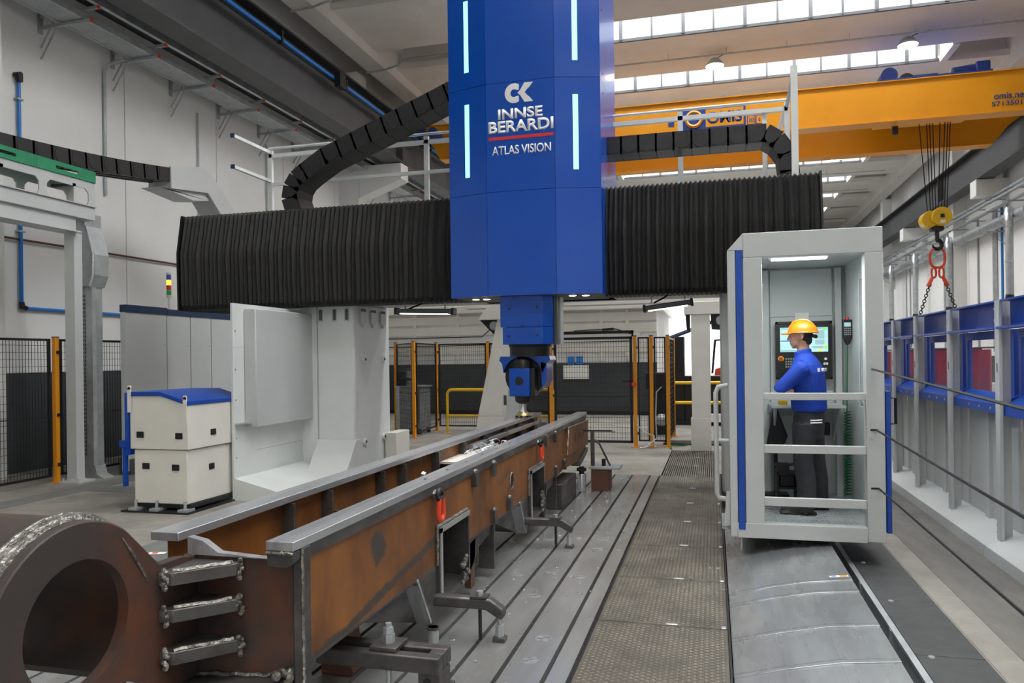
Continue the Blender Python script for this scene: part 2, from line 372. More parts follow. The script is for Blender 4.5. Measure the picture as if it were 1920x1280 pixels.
# low white inner building with a dark painted base, beyond the fence
lb = T('wall_inner', (-6.4, 23.4, 0), 'low white inner building with dark grey base behind the fence', kind=S)
O('wall_body', G().box(-11.1, -1.65, 23.4, 30, 0, 3.35), m_wall, lb)
O('base_panel', G().box(-11.1, -1.66, 23.36, 23.4, 0.12, 1.62), m_wains, lb)
O('base_panel', G().box(-11.1, -1.66, 23.35, 23.4, 0, .12), m_black, lb)
for z in (1.95, 2.55, 2.9): O('siding_board', G().box(-11.1, -1.65, 23.34, 23.4, z, z+.28), m_white2, lb, bevel=.01)
O('cornice', G().box(-11.1, -1.5, 23.1, 23.5, 3.25, 3.5), m_white2, lb, bevel=.03)
O('cornice', G().box(-1.7, -1.5, 23.1, 30, 3.25, 3.5), m_white2, lb, bevel=.03)
for x in (-9.6, -8.1, -6.4, -3.4, -2.6): O('wall_strut', G().box(x, x+.12, 23.33, 23.4, 1.7, 3.3), m_white2, lb)
for i, (x, ww) in enumerate(((-7.9, .9), (-6.2, 1.3), (-3.3, .6), (-2.5, .8), (-4.6, 1.0))):
    b = T('stored_cabinet', (x+ww/2, 24.2, 3.5), ['small','wide','slim','tall','square'][i]+' grey metal case stored on the low building roof', 'case', 'cases on the low roof')
    O('case_body', G().box(x, x+ww, 24.0, 24.6, 3.5, 4.0+.08*i), m_galv2, b, bevel=.01)
    O('case_lid', G().box(x-.01, x+ww+.01, 23.98, 24.62, 3.9+.08*i, 3.93+.08*i), m_runway, b)
hv = T('wall_cable_run', (-2.9, 23.3, 2.3), 'thin black and white cables strung along the white building front', 'cable')
O('cable', G().tube([(-11,23.31,2.48),(-7.2,23.31,2.5),(-6.9,23.3,2.75),(-6.7,23.3,2.85)], .015, 5), m_cable, hv)
O('cable', G().tube([(-4.2,23.31,2.62),(-2.9,23.31,2.66),(-2.45,23.3,2.5),(-2.3,23.3,2.55)], .015, 5), m_cable, hv)
O('connector', G().cyl((-3.3,23.28,2.64),(-2.95,23.28,2.66), .035, n=8), m_black, hv)
O('cable', G().tube([(-11,23.31,2.2),(-2.4,23.31,2.28)], .012, 5), m_cable, hv)
O('junction_box', G().box(-2.35,-2.15,23.25,23.34,2.35,2.55), m_white2, hv, bevel=.01)
sg = T('wall_notice', (-4.15, 23.33, 1.1), 'white notice with two blue squares on the dark wall behind the gate', 'sign')
O('board', G().box(-4.55,-3.75,23.3,23.35,1.12,1.55), m_paper, sg)
O('blue_square', G().box(-4.4,-4.2,23.29,23.35,1.58,1.82), m_bpipe, sg); O('blue_square', G().box(-4.13,-3.93,23.29,23.35,1.58,1.82), m_bpipe, sg)
# back wall with open roller door showing daylight
bw = O('wall_door', G().box(-1.6, 2.4, 30.5, 30.8, 3.95, 6), m_ceil, kind=S, label='pale wall strip over the open roller door')
O('door_lintel', G().box(-1.65, 2.4, 30.4, 30.5, 3.85, 3.95), m_dark, bw)
O('door_1', G().box(-3, 4.5, 33, 33.05, 0, 4.2), m_out, kind=S, label='bright open roller door with daylight outside')
# ================================================================ FLOOR EQUIPMENT
# T-slotted machine bed: one plate strip between each pair of slots
bed = T('slotted_machine_bed', (-2.5, 5, -.2), 'ground steel machine bed with long parallel clamping slots', 'machine bed')
sl = [-.80, -.94, -1.205, -1.465, -1.73, -1.99, -2.25, -2.51, -2.77, -3.03, -3.29, -3.55, -3.81, -4.07, -4.34]
O('bed_body', G().box(-4.34, -.80, -8, 11.55, -.5, -.05), m_slot, bed)
for a, b in zip(sl[:-1], sl[1:]):
    for y0, y1 in ((-8, 3.0), (3.004, 7.596), (7.604, 11.55)):
        O('bed_strip', G().box(b+.014, a-.014, y0, y1, -.05, 0), m_bed, bed)
        O('slot_lip', G().box(b+.014, b+.03, y0, y1, -.1, -.05).box(a-.03, a-.014, y0, y1, -.1, -.05), m_slot, bed)
m_plug = mat('swirled plug steel', (196,198,198), .3, metal=.5, col2=(130,132,132), scale=30)
for x, y in ((-1.07, 4.72), (-1.07, 4.36), (-1.33, 5.55), (-1.6, 6.05), (-1.07, 7.4), (-1.07, 7.0), (-1.33, 6.2), (-1.6, 7.3), (-1.86, 5.9), (-1.07, 6.1)):
    pl = O('bolt_plug', G().lathe((x, y, 0), [(0,.0),(.055,.0),(.055,.002),(0,.003)], 20), m_plug, bed)
    O('plug_ridge', G().ob((x, y, .0035), (.1,.006,.002), (0,0,.6)), m_chrome, pl)
# tread plate walkway
wk = T('tread_plate_walkway', (-.36, 9, -.1), 'brown grey steel walkway of raised tread plates beside the bed', 'walkway')
wy = [1.95, 3.02, 4.08, 5.145, 6.21, 7.31, 8.37, 9.43, 10.49, 11.55, 12.6, 13.65, 14.7]
dm = G()
for i in range(26):
    for j in range(24):
        x = -.41 + .82*(i+.5)/26; y = (j+.5)/24*1.02 - .51 + (.02 if i % 2 else 0) - .01; a, b, c = .0115, .015, .0035
        dm.add([(x-a,y-b,0),(x+a,y-b,0),(x+a,y+b,0),(x-a,y+b,0),(x-a*.55,y-b*.6,c),(x+a*.55,y-b*.6,c),(x+a*.55,y+b*.6,c),(x-a*.55,y+b*.6,c)],
               [(4,5,6,7),(0,1,5,4),(1,2,6,5),(2,3,7,6),(3,0,4,7)])
dme = mesh_of(dm, 'tread_bumps', 0); dme.materials.append(m_tread)
for i, (a, b) in enumerate(zip(wy[:-1], wy[1:])):
    p = O('tread_panel', G().box(-.785, .07, a+.006, b-.006, -.06, 0), m_tread, wk, bevel=.003)
    tb = bpy.data.objects.new('tread_bumps', dme); link(tb, p, Vector((-.358, (a+b)/2, 0))); tb['kind'] = 'stuff'
    O('panel_latch', G().box(-.33, -.25, a-.015, a+.015, .0, .012), m_galv, p, bevel=.003)
    O('panel_latch', G().box(.03, .06, a-.02, a+.02, .0, .014), m_galv, p, bevel=.003)
O('walkway_edge', G().box(-.797, -.787, 1.9, 14.7, -.3, -.004), m_dark, wk)
O('walkway_edge', G().box(.072, .085, 1.9, 11.9, -.3, .004), m_dark, wk)
# telescopic way cover under the cabin
wc = T('telescopic_way_cover', (.57, 5, -.2), 'arched brushed steel telescopic way cover in front of the cabin', 'way cover')
cy = [2.6, 3.3, 3.95, 4.5, 5.05, 5.72, 5.97, 8.9]
for i, (a, b) in enumerate(zip(cy[:-1], cy[1:])):
    z = .006*(i-6)
    prof = [(.092,-.012+z),(.37,.066+z),(.66,.128+z),(.96,.16+z),(.965,-.2+z),(.092,-.2+z)]
    p = O('cover_plate', G().prism(prof, 'y', a-.05, b), m_cover, wc, bevel=.002, smooth=20)
    O('wiper_lip', G().tube([(x, b-.004, zz+.001) for x, zz in prof[:4]], .006, 6), m_runway, p)
    for (x0, z0), (x1, z1) in ((prof[0], prof[1]), (prof[1], prof[2])):
        O('weld_seam', G().box(x1-.0025, x1+.0025, a, b-.01, z1-.001, z1+.002), m_cover, p)
st = O('cover_sticker', G().ob((.88, 6.02, .1535), (.13, .04, .001), (0,-.106,0)), m_print, wc)
O('sticker_mark', G().ob((.845, 6.02, .151), (.03, .02, .001), (0,-.106,0)), m_bpipe, st); O('sticker_mark', G().ob((.91, 6.02, .158), (.05, .03, .001), (0,-.106,0)), m_orange, st)
# trench edge and dark floor plates
ed = O('trench_edge', G().box(1.115, 1.13, 1.5, 11.9, -.5, .005).box(1.095, 1.135, 1.5, 11.9, -.01, .008), m_galv2, label='galvanised angle edging the narrow floor trench', cat='edge angle')
for y in (3.2, 4.3, 5.35, 6.4): O('edge_bracket', G().box(1.09, 1.118, y, y+.05, -.12, -.0), m_galv2, ed)
O('trench_cable', G().tube([(1.05, 2, -.4), (1.05, 4, -.42), (1.04, 6, -.4), (1.06, 9, -.42)], .03, 6), m_dark, label='dark hose lying in the floor trench', cat='hose')
ys_ = [1.4, 2.6, 3.8, 4.95, 6.0, 7.05, 8.1, 9.2, 10.3, 11.4]
for i, (a, b) in enumerate(zip(ys_[:-1], ys_[1:])):
    f = O('trench_plate', G().box(1.14, 1.515, a+.004, b-.004, -.03, .008), m_rubber, bevel=.003, label='dark steel floor plate beside the trench, %s from the camera' % ['nearest','second','third','fourth','fifth','sixth','seventh','eighth','ninth'][i], cat='floor plate', group='plates along the trench')
    O('plate_bolt', G().lathe((1.22, b-.03, .008), [(0,0),(.02,0),(.018,.006),(0,.008)], 10), m_galv, f)

# guard barrier with windows on the right
bar = T('guard_barrier', (2.5, 10, 0), 'grey and blue guard barrier with windows along the right side', 'barrier')
PY = [4.6, 6.05, 7.5, 8.92, 10.3, 11.5, 12.9, 14.3, 15.7, 17.1, 18.5, 19.9]
for a, b in zip(PY[:-1], PY[1:]):
    O('kerb', G().prism([(2.28,0),(2.29,.1),(2.33,.115),(2.62,.2),(2.62,0)], 'y', a, b-.006), m_cab, bar, bevel=.004)
    O('lower_panel', G().box(2.6, 2.62, a+.05, b, .15, 1.3), m_cab, bar)
    O('panel_rib', G().prism([(2.6,.16),(2.57,.16),(2.57,1.28),(2.6,1.28)], 'y', a+.3, a+.42), m_cab, bar)
    O('panel_rib', G().prism([(2.6,.16),(2.57,.16),(2.57,1.28),(2.6,1.28)], 'y', a+.75, a+.87), m_cab, bar)
    si = O('window_sill', G().prism([(2.45,1.24),(2.45,1.33),(2.6,1.42),(2.6,1.24)], 'y', a+.06, b-.02), m_blue2, bar, bevel=.004)
    for q in (.3, .6, .9): O('sill_bolt', G().cyl((2.452, a+q, 1.285), (2.443, a+q, 1.285), .012, n=8), m_galv, si)
    wf = O('window_frame', G().box(2.575, 2.62, a+.1, a+.52, 1.38, 2.0).box(2.575, 2.62, b-.06, b, 1.38, 2.0).box(2.575, 2.62, a+.52, b-.06, 1.92, 2.0), m_blue2, bar)
    O('pane', G().box(2.59, 2.6, a+.52, b-.06, 1.38, 1.92), m_glass, wf)
    for z in (1.45, 1.5, 1.85, 1.9): O('frame_bolt', G().cyl((2.576, a+.3, z), (2.57, a+.3, z), .012, n=6), m_dark, wf)
    O('top_rail', G().box(2.52, 2.54, a+.06, b, 2.02, 2.24), m_blue2, bar)
    O('rail_flange', G().box(2.4, 2.52, a+.06, b, 2.0, 2.02), m_blue2, bar); O('rail_flange', G().box(2.42, 2.6, a+.06, b, 2.24, 2.255), m_blue2, bar)
for y in PY:
    p = O('post', G().box(2.41, 2.44, y-.04, y+.06, .12, 2.25).box(2.43, 2.53, y+.045, y+.06, .12, 2.25), m_cab, bar, bevel=.004)
    for z in (.2, .26, 2.08, 2.18): O('bolt', G().cyl((2.43, y+.06, z), (2.43, y+.1, z), .014, n=6), m_galv, p)
    O('bolt', G().cyl((2.46, y+.062, .9), (2.46, y+.1, .9), .01, n=6), m_galv, p); O('slot_hole', G().box(2.408, 2.411, y-.005, y+.012, 1.62, 1.7), m_black, p)
O('inner_wall', G().box(4.3, 4.4, 4.6, 20, 0, 1.3), m_cab, bar)
for i, (y, l_) in enumerate(((6.6, 1.1), (8.2, 1.2), (9.9, 1.2), (11.6, 1.2), (13.2, 1.3), (15.0, 1.5))):
    gg = G(); n = 14
    pts = [(3.1+.04*math.sin(q*1.7), y+l_*q/n) for q in range(n+1)]; pts += [(x+.012, yy) for x, yy in reversed(pts)]
    gg.prism(pts, 'z', .3, 1.83)
    cu = O('welding_curtain', gg, m_redcl, label='%s dark red strip curtain seen through the barrier windows' % ['nearest','second','third','fourth','fifth','farthest'][i], cat='curtain', group='red curtains behind the barrier')
O('curtain_rail', G().cyl((3.12, 4.8, 1.85), (3.12, 17, 1.85), .012, n=6), m_dark, label='thin rail carrying the dark red curtains', cat='rail')

# ---------------------------------------------------------------- safety fences
def fence_panel(p0, p1, z0, z1, label, group, frame=.035, mid=True, wires=True):
    p0 = Vector((p0[0], p0[1], 0)); p1 = Vector((p1[0], p1[1], 0)); L_ = (p1-p0).length; a = math.atan2(p1.y-p0.y, p1.x-p0.x)
    t = T('wire_fence', (p0+p1)/2 + Vector((0,0,z0)), label, 'fence', group); h = L_/2; fr = frame
    R = Matrix.Rotation(a, 3, 'Z'); c = (p0+p1)/2
    def tr(gg): gg.v = [tuple(R @ Vector(q) + c) for q in gg.v]; return gg
    O('frame', tr(G().box(-h,h,-.015,.015,z0,z0+fr).box(-h,h,-.015,.015,z1-fr,z1).box(-h,-h+fr,-.015,.015,z0,z1).box(h-fr,h,-.015,.015,z0,z1)), m_black, t)
    if mid: O('middle_bar', tr(G().box(-h,h,-.006,.006,(z0+z1)/2-.14,(z0+z1)/2-.125)), m_black, t)
    gg = G(); n = max(2, int(L_/.052)); r = .0028
    for i in range(1, n): x = -h + L_*i/n; gg.box(x-r, x+r, -r, r, z0, z1)
    m_ = int((z1-z0)/.1)
    for i in range(1, m_): z = z0+(z1-z0)*i/m_; gg.box(-h, h, -r-.004, r-.004, z-r, z+r)
    tag(O('wire_mesh', tr(gg), m_wire, t, smooth=0), kind='stuff')
    return t
def fence_post(x, y, label, h=2.2, s=.035, group='orange fence posts'):
    t = T('fence_post', (x, y, 0), label, 'fence post', group)
    O('upright', G().box(x-s, x+s, y-s, y+s, .01, h), m_post, t, bevel=.004); O('base_plate', G().box(x-.09, x+.09, y-.06, y+.06, 0, .012), m_post, t)
    for z in (.25, 1.0, 1.95): O('clip', G().box(x+s-.005, x+s+.02, y-.02, y+.02, z, z+.05), m_black, t)
    O('end_cap', G().box(x-s-.002, x+s+.002, y-s-.002, y+s+.002, h, h+.015), m_black, t)
    return t
fence_post(-9.65, 7.2, 'orange fence post nearest the camera on the left side'); fence_post(-9.66, 9.3, 'orange fence post just left of the grey support column')
fence_post(-9.62, 10.85, 'orange fence post between the silver duct and the grey splash wall')
fence_panel((-9.65, 7.26), (-9.66, 9.2), .1, 2.18, 'black wire fence panel left of the grey support column', 'left fence')
fence_panel((-9.68, 9.38), (-9.63, 10.78), .1, 2.18, 'black wire fence panel behind the silver duct', 'left fence')
fp = [(-7.5, 17.1, 'orange post beside the hydraulic unit, with a red sensor'), (-6.62, 16.1, 'slim orange post in front of the hydraulic unit'), (-6.75, 17.9, 'orange post at the fence corner behind the hydraulic unit'),
      (-5.42, 18.0, 'orange post left of the leaning white leg'), (-4.9, 18.0, 'orange post behind the leaning white leg'), (-3.2, 15.1, 'orange post right of the milling head, beside the gate'),
      (-1.5, 15.1, 'orange latch post at the right edge of the gate'), (-1.18, 15.1, 'orange post second to the right of the gate'), (-.86, 15.1, 'orange corner post third to the right of the gate'), (-.86, 17.2, 'orange post farthest along the side fence')]
for x, y, l_ in fp: fence_post(x, y, l_)
fence_panel((-7.45, 17.05), (-6.68, 16.15), .1, 2.18, 'black wire panel in front of the hydraulic unit', 'far fence')
fence_panel((-6.6, 16.2), (-6.74, 17.85), .1, 2.18, 'black wire panel beside the hydraulic unit', 'far fence')
fence_panel((-6.7, 17.95), (-5.46, 18.0), .1, 2.18, 'black wire panel behind the yellow barrier', 'far fence')
fence_panel((-5.38, 18.0), (-4.94, 18.0), .1, 2.18, 'narrow black wire panel behind the leaning white leg', 'far fence')
fence_panel((-4.84, 18.0), (-3.26, 15.16), .1, 2.18, 'black wire panel behind the milling head', 'far fence')
fence_panel((-1.44, 15.1), (-1.22, 15.1), .12, 2.18, 'narrow black wire panel right of the gate', 'far fence', .03)
fence_panel((-1.13, 15.1), (-.9, 15.1), .12, 2.18, 'narrow black wire panel before the corner post', 'far fence', .03)
fence_panel((-.86, 15.18), (-.86, 17.14), .12, 2.18, 'black wire panel running back from the corner post', 'far fence')
gt = fence_panel((-3.14, 15.1), (-1.55, 15.1), .08, 2.2, 'sliding black wire gate with a dark handle', 'far fence', .05); gt['category'] = 'gate'
O('gate_track', G().box(-3.4, -1.52, 15.06, 15.1, 2.26, 2.32).box(-1.56, -1.52, 15.06, 15.1, 2.2, 2.32), m_black, gt)
O('gate_handle', G().box(-1.75, -1.57, 15.0, 15.07, 1.3, 1.33).box(-1.6, -1.56, 15.0, 15.08, 1.2, 1.42), m_black, gt)
O('gate_lock', G().box(-1.56, -1.48, 15.0, 15.06, 1.22, 1.28), m_redprint, gt)
ww = T('floor_cables', (-1.3, 14.9, 0), 'grey cables on the floor by the fence posts', 'cable')
O('cable', G().tube([(-1.48,15.05,.45),(-1.3,14.98,.3),(-1.15,14.95,.25),(-1.12,14.9,.08),(-1.35,14.85,.015)], .012, 6), m_galv2, ww)
O('cable', G().tube([(-.98,15.0,1.2),(-1.08,15.0,1.1),(-1.1,14.98,.6),(-1.08,14.95,.2),(-1.3,14.86,.015),(-1.4,14.85,.015)], .014, 6), m_galv2, ww)
gc = O('green_cable', G().tube([(-.8,14.8,.012),(-.82,15.1,.05),(-.6,15.4,.012),(-.2,15.5,.1),(-.05,15.3,.3)], .014, 6), m_gcable, label='green cable curling past the corner post', cat='cable')

# yellow tubular barriers
def ybar(x0, x1, y, label, z1=1.05):
    t = T('safety_barrier', ((x0+x1)/2, y, 0), label, 'barrier', 'yellow tube barriers')
    r = .12
    arc = lambda cx_, s: [(cx_ + s*r*math.sin(a), y, z1-r+r*math.cos(a)) for a in [PI/2*i/5 for i in range(6)]]
    pts = [(x0, y, 0)] + list(reversed(arc(x0+r, -1))) + arc(x1-r, 1) + [(x1, y, 0)]
    O('frame_tube', G().tube(pts, .035, 8), m_yellow, t); O('middle_rail', G().cyl((x0, y, .42), (x1, y, .42), .03, n=8), m_yellow, t)
    for x in (x0, x1): O('foot_plate', G().box(x-.07, x+.07, y-.07, y+.07, 0, .012), m_yellow, t)
ybar(-6.25, -3.6, 17.3, 'yellow tube barrier behind the leaning white leg')
t = T('safety_barrier', (-.1, 20.5, 0), 'yellow rail guard in front of the black cabinets', 'barrier', 'yellow tube barriers')
for z in (.62, 1.12): O('rail', G().cyl((-1.0, 19.5, z), (1.4, 19.5, z), .04, n=8), m_yellow, t)
for x in (-.98, 1.38): O('upright', G().cyl((x, 19.5, 0), (x, 19.5, 1.16), .035, n=8), m_yellow, t)

# hydraulic power unit behind the fence
hu = T('hydraulic_unit', (-6.95, 17.0, 0), 'grey hydraulic tank unit with motor behind the fence', 'pump unit')
O('tank', G().box(-7.42, -6.8, 16.9, 17.6, .12, 1.12), m_galv2, hu, bevel=.01); O('tank_lid', G().box(-7.45, -6.76, 16.87, 17.63, 1.12, 1.16), m_galv2, hu)
O('motor', G().cyl((-7.1, 17.1, 1.16), (-7.1, 17.1, 1.52), .13, n=14), m_galv2, hu); O('motor_cap', G().cyl((-7.1, 17.1, 1.52), (-7.1, 17.1, 1.6), .14, .1, 14), m_runway, hu)
O('valve_block', G().box(-7.4, -7.22, 17.0, 17.3, 1.16, 1.5), m_dark, hu, bevel=.01); O('hose', G().tube([(-7.2,16.95,1.35),(-6.95,16.85,1.3),(-6.85,16.84,.9),(-6.86,16.84,.3)], .03, 8), m_cable, hu)
for x in (-7.38, -6.84):
    for y in (16.95, 17.55): O('foot', G().box(x-.04, x+.04, y-.04, y+.04, 0, .12), m_dark, hu)

# steel support column with cable chain trough on the left
sp = T('chain_support_frame', (-9.3, 9.2, 0), 'grey steel column carrying the cable chain trough', 'support frame')
O('column', G().box(-9.49, -9.31, 9.32, 9.47, .03, 3.78), m_cab, sp)
bp = O('base_plate', G().box(-9.56, -9.2, 9.24, 9.56, 0, .03), m_cab, sp)
for x in (-9.52, -9.44, -9.34, -9.24): O('anchor_bolt', G().cyl((x, 9.28, .03), (x, 9.28, .07), .016, n=6), m_galv, bp)
O('main_beam', G().box(-9.55, -9.2, 6.5, 9.62, 4.0, 4.2), m_cab, sp, bevel=.005); O('beam_flange', G().box(-9.58, -9.17, 6.5, 9.62, 4.2, 4.215), m_cab, sp)
O('lower_beam', G().box(-9.5, -9.25, 6.5, 9.3, 3.8, 4.0), m_cab, sp); O('lower_flange', G().box(-9.54, -9.2, 6.5, 9.36, 3.78, 3.8), m_cab, sp)
O('upper_chord', G().box(-9.22, -9.2, 6.5, 9.62, 4.46, 4.58), m_cab, sp); O('rear_chord', G().box(-9.62, -9.6, 6.5, 9.62, 4.46, 4.58), m_cab, sp)
for y0, y1 in ((6.5, 6.7), (7.5, 7.62), (8.62, 8.75), (9.5, 9.62)):
    for x in (-9.22, -9.62): O('upright_web', G().prism([(y0-.06,4.46),(y0,4.4),(y0,4.28),(y0-.03,4.215),(y1+.03,4.215),(y1,4.28),(y1,4.4),(y1+.06,4.46)] if y1 < 9.6 else [(y0-.06,4.46),(y0,4.4),(y0,4.28),(y0-.03,4.215),(y1,4.215),(y1,4.46)], 'x', x, x+.02), m_cab, sp)
O('cross_tie', G().box(-9.6, -9.2, 9.2, 9.26, 4.46, 4.5), m_runway, sp); O('cross_tie', G().box(-9.6, -9.2, 8.0, 8.06, 4.46, 4.5), m_runway, sp)
def gpanel(y0, y1):
    gg = G(); z0, z1 = 4.58, 4.75; ym = (y0+y1)/2; a = .2
    gg.box(-9.2,-9.18,y0,ym-a,z0,z1).box(-9.2,-9.18,ym+a,y1,z0,z1).box(-9.2,-9.18,ym-a,ym+a,z0,z0+.06).box(-9.2,-9.18,ym-a,ym+a,z1-.065,z1)
    O('green_side_plate', gg, m_green, sp)
for y0, y1 in ((6.5, 7.52), (7.524, 8.56), (8.564, 9.62)): gpanel(y0, y1)
O('trough_floor', G().box(-9.6, -9.2, 6.5, 9.62, 4.58, 4.6), m_green, sp)
# cable chain lying in the trough
def chain(name, pts, wv, half_h, label, lid=False, mt=m_chain):
    """articulated cable chain: one link per segment of pts; wv = half width vector"""
    t = T(name, pts[0], label, 'cable chain'); pts = [Vector(p) for p in pts]; wv = Vector(wv)
    for i in range(len(pts)-1):
        a, b = pts[i], pts[i+1]; d = (b-a); L_ = d.length; d.normalize(); up = wv.normalized().cross(d).normalized() if True else 0
        e = d*(L_*.06)
        c = [a-e-up*half_h, b+e-up*half_h, b+e+up*half_h, a-e+up*half_h]
        for s in (-1, 1):
            gg = G(); q = [p+wv*s for p in c]; r = [p+wv*s*.82 for p in c]
            gg.add(q+r, [(0,1,2,3),(7,6,5,4),(0,4,5,1),(1,5,6,2),(2,6,7,3),(3,7,4,0)])
            lk = O('link', gg, mt, t, smooth=0)
            mid = (a+b)/2 + wv*s*1.0; n = 14; R_ = min(half_h*.9, L_*.46); o2 = wv*s*.025
            ring = [mid + d*R_*math.cos(2*PI*k/n) + up*R_*math.sin(2*PI*k/n) for k in range(n)]
            O('link_disc', G().loft([ring, [p+o2 for p in ring]]), mt, lk, smooth=0)
        for k in ((.5,) if lid else (.2, .7)):
            m0 = a + d*L_*k; bw2 = d*(L_*.49 if lid else .03)
            for zz in (-half_h*.96, half_h*.9):
                q = [m0-bw2+up*zz-wv*.85, m0+bw2+up*zz-wv*.85, m0+bw2+up*zz+wv*.85, m0-bw2+up*zz+wv*.85]
                r = [p+up*half_h*.09 for p in q]
                O('crossbar', G().add(q+r, [(0,1,2,3),(7,6,5,4),(0,4,5,1),(1,5,6,2),(2,6,7,3),(3,7,4,0)]), mt if lid else m_black, lk, smooth=0)
    return t
chain('trough_cable_chain', [(-9.4, 6.4+.306*i, 4.76+.0145*(.306*i)**2) for i in range(17)], (.2, 0, 0), .122, 'black cable chain lying over the green trough on the left')
ar = T('chain_bracket_arm', (-9.0, 11.5, 4.2), 'bent white sheet metal arm holding the cable chain end', 'bracket arm')
O('arm_head', G().prism([(11.1,4.86),(11.3,4.84),(11.3,5.0),(12.4,5.2),(12.4,4.86),(11.95,4.78)], 'x', -9.65, -9.23), m_cab, ar, bevel=.008)
O('arm_side', G().prism([(11.3,5.26),(12.15,5.44),(12.4,5.38),(14.3,3.9),(13.7,3.75),(12.3,4.98),(11.3,4.86)], 'x', -9.22, -9.17), m_cab, ar, bevel=.01)
O('arm_leg', G().prism([(12.42,5.36),(14.3,3.9),(13.7,3.75),(12.42,4.9)], 'x', -9.65, -9.23), m_cab, ar)
# galvanised duct beside the column
du = T('wall_cable_duct', (-9.5, 9.9, 0), 'galvanised perforated cable duct beside the grey column', 'cable duct')
O('duct_body', G().box(-9.68, -9.4, 9.8, 9.95, .2, 3.0), m_galv2, du, bevel=.004)
O('duct_edge', G().box(-9.5, -9.38, 9.72, 9.8, .2, 3.0), m_galv, du)
sl_ = G()
for i in range(40):
    for j in range(5): sl_.box(-9.665+.034*j, -9.653+.034*j, 9.796, 9.799, .35+.064*i, .39+.064*i)
tag(O('duct_slots', sl_, m_black, du, smooth=0), kind='stuff')
O('duct_hood', G().loft([[(x,y,z) for x, y in ((-9.68-w2,9.65),(-9.38+w2*.9,9.65),(-9.38+w2*.9,9.98),(-9.68-w2,9.98))] for z, w2 in ((3.0,.0),(3.18,.09),(3.5,.1),(3.75,.02),(3.95,-.06),(4.15,-.06))]), m_galv2, du, smooth=0)
O('duct_edge', G().tube([(-9.36,9.66,3.0),(-9.29,9.66,3.18),(-9.28,9.66,3.5),(-9.36,9.66,3.75),(-9.43,9.66,3.95)], .02, 6), m_galv, du)
O('duct_foot', G().prism([(-9.68,.2),(-9.38,.2),(-9.34,.06),(-9.2,0),(-9.55,0),(-9.66,.08)], 'y', 9.74, 9.95), m_galv2, du)
for z in (.5, 1.5, 2.5): O('duct_clip', G().box(-9.72, -9.64, 9.74, 9.8, z, z+.03), m_galv, du)

# grey splash wall and signal tower
sw = T('splash_wall', (-9.1, 11.5, 0), 'tall grey sheet metal splash wall behind the white chip cabinet', 'splash wall')
for a, b in ((10.1, 11.05), (11.06, 11.66), (11.67, 12.24), (12.25, 13.3)):
    p = O('wall_sheet', G().box(-9.2, -9.1, a, b-.008, .06, 2.62), m_cab, sw, bevel=.004)
    for z in (.5, 1.3, 2.1): O('rivet', G().cyl((-9.1, b-.05, z), (-9.09, b-.05, z), .012, n=6), m_galv, p)
O('top_rim', G().box(-9.21, -9.085, 10.1, 11.05, 2.62, 2.74), m_navy, sw); O('top_rim', G().box(-9.21, -9.085, 11.06, 13.3, 2.62, 2.72), m_navy, sw)
O('base_foot', G().box(-9.3, -9.08, 10.15, 10.6, 0, .25), m_runway, sw, bevel=.01); O('base_foot', G().box(-9.3, -9.08, 12.6, 13.2, 0, .2), m_runway, sw, bevel=.01)
to = T('signal_tower', (-9.13, 11.15, 2.72), 'stacked signal light tower, blue amber red green', 'signal light')
O('stem', G().cyl((-9.13,11.15,2.72),(-9.13,11.15,2.95), .012, n=8), m_galv, to)
for i, (c, e) in enumerate((((40,150,60), 0), ((200,40,40), 0), ((255,190,40), 1.6), ((40,70,180), 0))):
    O('lens', G().cyl((-9.13,11.15,2.97+.09*i),(-9.13,11.15,3.05+.09*i), .04, n=12), mat('signal lens', c, .3, emit=e), to)
O('cap', G().cyl((-9.13,11.15,3.33),(-9.13,11.15,3.36), .042, n=12), m_cab, to); O('collar', G().cyl((-9.13,11.15,2.93),(-9.13,11.15,2.97), .042, n=12), m_cab, to)

# white chip cabinet
cc = T('chip_filter_cabinet', (-6.42, 8.2, 0), 'white chip cabinet with blue sloped lid and black grips', 'cabinet')
O('lower_box', G().box(-6.83, -6.08, 7.7, 8.75, .1, .745), m_white2, cc, bevel=.008)
O('upper_box', G().prism([(-6.87,.755),(-6.05,.755),(-6.05,1.29),(-6.42,1.4),(-6.87,1.4)], 'y', 7.68, 8.77), m_white2, cc, bevel=.006)
O('lid', G().prism([(-6.89,1.4),(-6.42,1.4),(-6.04,1.285),(-6.04,1.335),(-6.42,1.45),(-6.89,1.45)], 'y', 7.66, 8.8), m_blue2, cc, bevel=.006)
O('side_plate', G().box(-6.93, -6.88, 7.66, 8.7, .68, 1.44), m_blue2, cc)
O('hinge_arm', G().box(-7.0,-6.9,7.64,7.7,.78,.86).box(-6.96,-6.92,7.65,7.7,.3,.8), m_blue2, cc)
def grip(c, ax):
    gp = G()
    if ax == 'y': gp.ob(c, (.1,.015,.075))
    else: gp.ob(c, (.015,.1,.075))
    p = O('recessed_grip', gp, m_black, cc, bevel=.006)
    q = G().ob((c[0], c[1]-.006, c[2]-.012), (.07,.012,.03)) if ax == 'y' else G().ob((c[0]+.006, c[1], c[2]-.012), (.012,.07,.03))
    O('grip_lip', q, m_dark, p)
for x, z in ((-6.72,.93),(-6.17,.92)): grip((x,7.674,z),'y')
for x, z in ((-6.66,.55),(-6.24,.54)): grip((x,7.694,z),'y')
grip((-6.045,8.15,.93),'x'); grip((-6.075,8.15,.5),'x')
